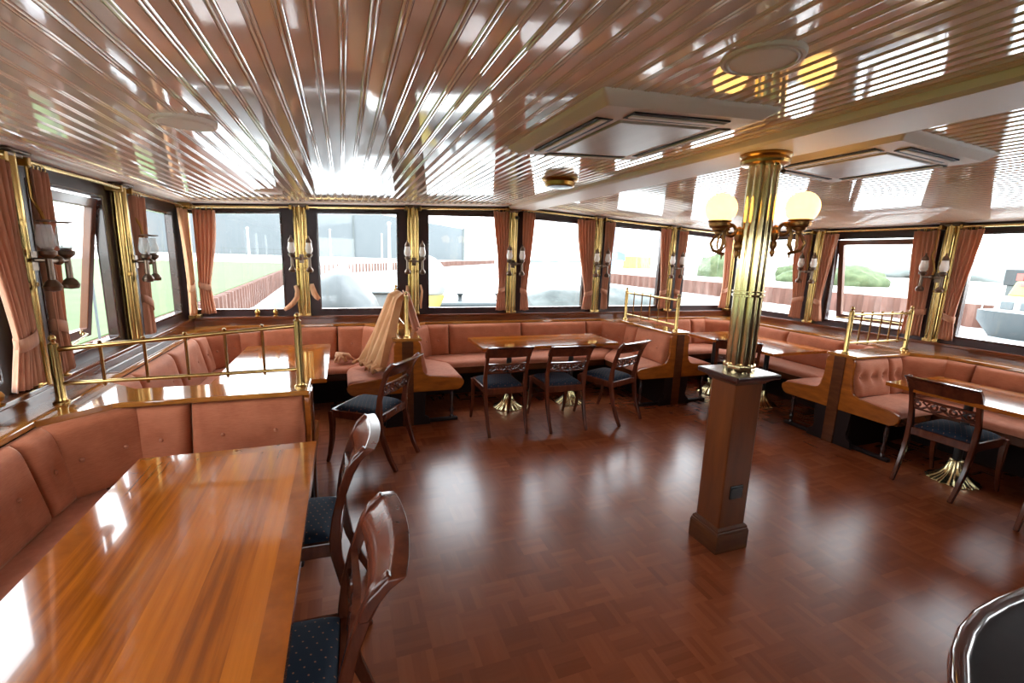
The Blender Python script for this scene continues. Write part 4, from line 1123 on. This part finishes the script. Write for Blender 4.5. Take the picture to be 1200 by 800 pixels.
def piling(a, b, zt, lab, step=.62):
    """corrugated steel sheet piling between two ground points"""
    L = math.hypot(b[0]-a[0], b[1]-a[1]); ex, ey = (b[0]-a[0])/L, (b[1]-a[1])/L; nx, ny = ey, -ex
    n = int(L/step); vs = []
    for k in range(n):
        for ds, dn in ((0, .0), (.18, .0), (.31, .26), (.49, .26)):
            s = k*step+ds*step/.62
            if s < L: vs.append((a[0]+ex*s+nx*(dn+.03), a[1]+ey*s+ny*(dn+.03)))
    m = len(vs)
    mb = MB()
    mb.add([(x, y, WZ-.15) for x, y in vs]+[(x, y, zt) for x, y in vs]+[(x-nx*.3, y-ny*.3, WZ-.15) for x, y in vs]+[(x-nx*.3, y-ny*.3, zt) for x, y in vs],
           [(i, i+1, m+i+1, m+i) for i in range(m-1)]+[(m+i, m+i+1, 3*m+i+1, 3*m+i) for i in range(m-1)])
    return tag(mb.build('sheet_piling', M['pile'], smooth=0), lab, 'quay wall', kind='structure')
piling((-4.15, 4), (-4.15, 14), -.02, 'rusty sheet piling along the near part of the lawn', .5)
piling((-4.15, 14), (-4.9, 46), -.02, 'rusty sheet piling along the lawn, left far window')
piling((-4.9, 53.2), (26, 112), 0, 'rusty sheet piling of the far quay', 1.0)
piling((26, 112), (52, 160), 0, 'most distant rusty sheet piling', 1.2)
# right bank: wall faces the ship
piling((30, 50), (30, -20), .01, 'rusty sheet piling on the right bank', 1.0)
piling((62, 100), (30, 50), .01, 'rusty sheet piling running away on the right bank', 1.0)
mb2 = MB(); mb2.prism([(80, 195, WZ), (190, 330, WZ), (190, 340, WZ), (80, 204, WZ)], (0, 0, 1.3)); tag(mb2.build('breakwater', M['far'], smooth=0), 'thin breakwater far across the water', 'breakwater', kind='structure')

# grey shed behind the quay, with fence and lamp posts
s = thing('storage_shed', 'huge pale grey shed beyond the lawn and far quay', 'building', (0, 135, 0))
mb = MB(); mb.prism([(-46, 130, 0), (32.6, 130, 0), (32.6, 130, 8.9), (15, 130, 11.0), (4, 130, 12.2), (-20, 130, 14.5), (-46, 130, 14)], (0, 40, 0)); mb.build('shed_wall', M['shed'], s, smooth=0)
mb = MB(); mb.prism([(32.4, 129.8, 0), (33.0, 129.8, 0), (33.0, 129.8, 9.2), (32.4, 129.8, 9.2)], (0, .3, 0)); mb.build('corner_flashing', M['far'], s, smooth=0)
mb = MB(); mb.box(2.7, 3.0, 129.7, 130, 0, 12.3); mb.build('downpipe', M['far'], s, smooth=0)
f = thing('fence', 'thin dark fence on the far edge of the lawn', 'fence', (-25, 88, 0))
mb = MB()
for k in range(46): mb.box(-52+k*1.05, -51.95+k*1.05, 87.95, 88.05, 0, 1.6)
mb.build('fence_posts', M['far'], f, smooth=0)
mb = MB(); mb.box(-52, -4.6, 87.98, 88.02, 1.45, 1.55); mb.box(-52, -4.6, 87.98, 88.02, .7, .78); mb.build('fence_rails', M['far'], f, smooth=0)
def post(x, y, z0, z1, r, lab, nm='lamp_post', mat='white'):
    mb = MB(); mb.tube([(x, y, z0), (x, y, z1*.6+z0*.4), (x, y, z1)], [r, r*.8, r*.7], 10)
    mb.lathe([(r*1.6, 0), (r*1.6, .12), (r, .16)], (x, y, z0), 12); mb.sphere((x, y, z1), r*1.1, 10, 6)
    return tag(mb.build(nm, M[mat]), lab, 'post')
post(-14.3, 85, 0, 4.7, .22, 'white lamp post on the lawn before the shed')
post(-2.2, 96, 0, 5.5, .2, 'white lamp post on the far quay, left one')
post(8, 104, 0, 5.4, .2, 'white lamp post on the far quay, right one')
post(1.104, 12, .35, 2.35, .045, 'white mast rising behind the draped cloth', 'mast')
o = thing('boundary_pole', 'thin dark and white banded pole on the lawn outside the open left window', 'pole', (-4.05, 9.8, 0))
for k in range(9):
    mb = MB(); mb.tube([(-4.05, 9.8, k*.115), (-4.05, 9.8, (k+1)*.115)], .022, 8); mb.build('band', M['far'] if k % 2 else M['deckg'], o)
# trees at the horizon on the left
def clump(x, y, z, w_, d_, h, lab, mat, nm='shrub', n=9, seed=0, grp=None):
    rnd = random.Random(seed); mb = MB()
    bm = bmesh.new(); bmesh.ops.create_icosphere(bm, subdivisions=4, radius=1)
    off = [Vector((rnd.uniform(-1, 1), rnd.uniform(-1, 1), rnd.uniform(0, 1))).normalized() for _ in range(n*3)]
    vs = []
    for v in bm.verts:
        d = v.co.normalized(); q = 1.0
        for i, o_ in enumerate(off):
            q += (.22 if i < n else .09)*math.exp(-((d-o_).length/(.42 if i < n else .16))**2)
        q *= .78+.05*math.sin(17*d.x+5*d.z)*math.sin(13*d.y)
        vs.append((x+d.x*q*w_/2, y+d.y*q*d_/2, z+max(-.05, d.z)*q*h))
    mb.add(vs, [tuple(v.index for v in f_.verts) for f_ in bm.faces]); bm.free()
    return tag(mb.build(nm, mat, smooth=60), lab, 'shrub' if nm == 'shrub' else 'tree', grp)
clump(-88, 98, 0, 34, 9, 4.8, 'distant blue-grey tree line beyond the lawn, left part', M['far'], 'tree_line', 14, 3)
clump(-112, 66, 0, 16, 34, 5.2, 'distant blue-grey tree line beyond the lawn, nearest the left edge', M['far'], 'tree_line', 14, 4)
clump(43, 42.3, 0, 7, 6.4, 3.3, 'round green shrub mound on the right bank, beside the corner', M['bush'], n=12, seed=5)
clump(47, 37.0, 0, 5, 3.4, 2.0, 'low green shrub mound on the right bank, behind the pillar', M['bush'], n=12, seed=6)
clump(43, 33.4, 0, 4, 3.6, 1.3, 'long low green scrub on the right bank', M['bush'], n=12, seed=7)
clump(43, 28.2, 0, 6, 5.0, 1.7, 'green shrub mound outside the open right window', M['bush'], n=12, seed=8)
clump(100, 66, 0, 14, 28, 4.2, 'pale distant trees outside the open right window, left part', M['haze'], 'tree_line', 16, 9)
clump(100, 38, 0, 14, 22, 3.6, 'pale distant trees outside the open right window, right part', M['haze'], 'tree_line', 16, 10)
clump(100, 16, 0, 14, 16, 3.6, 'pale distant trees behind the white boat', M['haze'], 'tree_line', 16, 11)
# cranes and containers far off
c = thing('harbour_crane', 'pale blue harbour crane far behind the middle railing', 'crane', (50, 78, 0))
mb = MB(); mb.box(49.5, 50.2, 77.6, 78.4, 0, 7.6); mb.build('mast', M['bluep'], c, smooth=0)
mb = MB(); mb.prism([(48.6, 77.5, 1.5), (52.2, 77.5, 1.5), (52.2, 77.5, 2.8), (50.8, 77.5, 3.3), (48.6, 77.5, 3.0)], (0, 1, 0)); mb.build('cab', M['teal'], c, smooth=0)
mb = MB(); mb.prism([(50.0, 77.8, 7.0), (57, 77.8, 8.6), (57, 77.8, 8.9), (50.0, 77.8, 7.5)], (0, .3, 0)); mb.build('jib', M['bluep'], c, smooth=0)
c = thing('container', 'faded yellow container far behind the middle railing', 'container', (56, 78, 0))
mb = MB(); mb.box(53, 58, 77, 79.4, .05, 2.4); mb.build('body', M['yellow'], c, smooth=0, bevel=.05)
mb = MB()
for k in range(12): mb.box(53.2+k*.4, 53.35+k*.4, 76.93, 77.02, .2, 2.2)
mb.build('ribs', M['yellow'], c, smooth=0)

# covered things on the ship's own foredeck
d = MB(); d.prism([(-1.6, 5.7, .10), (5.7, 5.7, .10), (5.0, 12, .10), (2.0, 14.5, .10), (-.6, 11, .10)], (0, 0, .22))
tag(d.build('foredeck', M['deckg'], smooth=0), 'grey steel foredeck outside the far windows', 'deck', kind='structure')
M['bouncedeck'] = plain('pale_bounce_deck', (.62, .60, .57), .5)  # unseen pale decks added to bounce skylight up onto the ceiling
for nm, x0, x1, lb in (('port_bounce_deck', -2.9, -1.62, 'left'), ('starboard_bounce_deck', 5.68, 7.0, 'right')):
    q = MB(); q.box(x0, x1, -4, 5.6, -.02, .10); tag(q.build(nm, M['bouncedeck'], smooth=0), 'added pale side deck bouncing skylight in through the %s windows' % lb, 'deck', kind='structure')
q = MB(); q.box(-1.6, 5.66, 5.62, 8.6, .315, .335); tag(q.build('bounce_planking', M['bouncedeck'], smooth=0), 'added pale deck bouncing skylight in through the far windows', 'deck', kind='structure')  # added pale sheet over the foredeck that throws skylight indoors
q = MB(); q.box(-2.9, 7.0, -4, -2.06, -.02, .10); tag(q.build('stern_bounce_deck', M['bouncedeck'], smooth=0), 'added pale deck behind the saloon to bounce skylight', 'deck', kind='structure')  # unseen, added like the side decks to bounce skylight
def mound(prof, y0, y1, lab, mat, nm, crease=.05, seed=1):
    """cloth pulled over a frame: profile (x,z) lofted along y"""
    rnd = random.Random(seed); mb = MB(); n = len(prof); m = 14
    zb = min(p[1] for p in prof)
    def fn(u, v):
        t = u*(n-1); i = min(int(t), n-2); f = t-i
        x = prof[i][0]+(prof[i+1][0]-prof[i][0])*f; z = prof[i][1]+(prof[i+1][1]-prof[i][1])*f
        e = math.sin(PI*v)**.45 if 0 < v < 1 else 0
        z = .33+(z-.33)*(.25+.75*e)
        z += crease*math.sin(9*u+6*v)*math.sin(14*v+3*u)*e*.6
        return (x+.06*math.sin(5*v-2), y0+(y1-y0)*v, max(z, .345))
    mb.grid(fn, 60, 30)
    o = mb.build(nm, mat, smooth=50, fix=False); q = o.modifiers.new('thick', 'SOLIDIFY'); q.thickness = .03
    return tag(o, lab, 'tarpaulin')
mound([(-1.8, .36), (-1.6, .62), (-1.0, .88), (-.38, 1.22), (-.05, 1.40), (.02, 1.38), (.24, 1.12), (.50, .80), (.66, .36)], 7.6, 9.6, 'pale grey tarpaulin pulled over a peaked load outside the far left windows', M['tarp'], 'tarpaulin', .04)
mound([(3.2, .36), (3.4, .90), (3.9, 1.05), (4.7, 1.08), (5.5, 1.05), (6.6, 1.0), (7.0, .36)], 7.7, 9.4, 'green-grey tarpaulin over a low load right of the beam', M['tarpd'], 'tarpaulin', .05)
h = thing('deck_hatch', 'white hatch roof outside the far windows, behind the draped cloth', 'hatch', (.9, 11, .33))
mb = MB(); mb.box(.30, 1.25, 10.2, 11.7, .32, .80); mb.build('coaming', M['white'], h, smooth=0, bevel=.06)
mb = MB(); mb.box(.24, 1.31, 10.1, 11.8, .78, .84); mb.build('lid', M['deck'], h, smooth=0, bevel=.02)
r = thing('radar_dome', 'large white dome with a yellow band outside the far middle window', 'dome', (1.45, 9, .33))
mb = MB(); mb.sphere((1.45, 9, 1.14), .48, 28, 18, sz=1.02); mb.build('dome', M['white'], r)
mb = MB(); mb.lathe([(.30, .33), (.30, .60), (.34, .62), (.42, .80), (.44, .86), (.36, .87)], (1.45, 9, 0), 28); mb.build('band', M['yellow'], r)
wl = thing('windlass', 'low grey deck gear with two bollards outside the far middle window', 'deck gear', (2.8, 10, .33))
mb = MB(); mb.box(1.9, 3.9, 9.7, 10.4, .32, .62); mb.build('housing', M['deckg'], wl, smooth=0, bevel=.05)
for x in (2.45, 3.35):
    mb = MB(); mb.lathe([(.07, 0), (.05, .03), (.05, .12), (.08, .14), (.08, .17), (.02, .19)], (x, 10, .62), 14); mb.build('bollard', M['hull'], wl)
# moored motor boat on the right
b = thing('motor_boat', 'moored white motor boat with dark hull outside the right window', 'boat', (27.3, 7, WZ))
mb = MB()
st = [(11.75, .75, .55), (11.4, 1.05, .55), (10.6, 1.25, .52), (8.0, 1.4, .5), (5.0, 1.4, .45), (2.0, 1.3, .45), (.5, 1.2, .45)]
vs = []
for (y, hw, zt_) in st:
    for (sx, z) in ((-1, zt_-.55), (-.9, -.45), (-.6, -1.25), (.6, -1.25), (.9, -.45), (1, zt_-.55)): vs.append((27.3+sx*hw, y-(.5 if z < -1 and y > 11 else 0), z))
fs = [(i*6+k, i*6+k+1, i*6+7+k, i*6+6+k) for i in range(len(st)-1) for k in range(5)]
fs += [tuple(range(6)), tuple(range((len(st)-1)*6, len(st)*6))]+[(i*6, i*6+5, i*6+11, i*6+6) for i in range(len(st)-1)]
mb.add(vs, fs); mb.build('hull', M['hull'], b, smooth=30)
mb = MB(); mb.prism([(26.25, 11.3, 0), (26.0, 7, 0), (26.0, .8, 0), (28.6, .8, 0), (28.6, 7, 0), (28.35, 11.3, 0)], (0, 0, -.16)); mb.build('deck', M['white'], b, smooth=0, bevel=.05)
mb = MB(); mb.prism([(26.35, 11.2, -.1), (26.35, 2, -.1), (26.35, 2, .62), (26.35, 11.05, .66)], (1.9, 0, 0)); k_ = mb.build('cabin', M['white'], b, smooth=0, bevel=.08)
for y in (10.72, 10.1, 9.3, 8.0, 6.5):
    mb = MB(); mb.box(26.31, 26.37, y-.2, y+.2, .10, .42); mb.build('window', M['deckg'], k_, smooth=0, bevel=.02)
mb = MB(); mb.prism([(26.7, 10.95, .64), (26.7, 3, .64), (26.7, 3, 1.25), (26.7, 10.75, 1.28)], (1.2, 0, 0)); mb.build('wheelhouse', M['yellow'], b, smooth=0, bevel=.06)
mb = MB(); mb.box(26.5, 28.0, 8.0, 10.55, 1.06, 1.26); mb.build('canopy', M['red'], b, smooth=0, bevel=.05)
mb = MB(); mb.tube([(26.45, 11.55, .0), (26.45, 11.55, .5), (27.3, 11.7, .55), (28.1, 11.55, .5), (28.1, 11.55, .0)], .03, 6); mb.build('bow_rail', M['white'], b)
c = thing('workboat_shed', 'dark flat container shed on the bank behind the white boat', 'container', (38, 10, .03))
mb = MB(); mb.box(36, 40, 6, 15.05, .9, 1.82); mb.build('body', M['hull'], c, smooth=0, bevel=.04)
mb = MB()
for k in range(3): mb.box(35.94, 36.02, 14.2-k*.5, 14.5-k*.5, 1.2, 1.6)
mb.build('panel', M['red'], c, smooth=0)
mb = MB(); mb.box(36.1, 39.9, 6.1, 14.9, .03, .9); mb.build('footing', M['far'], c, smooth=0)
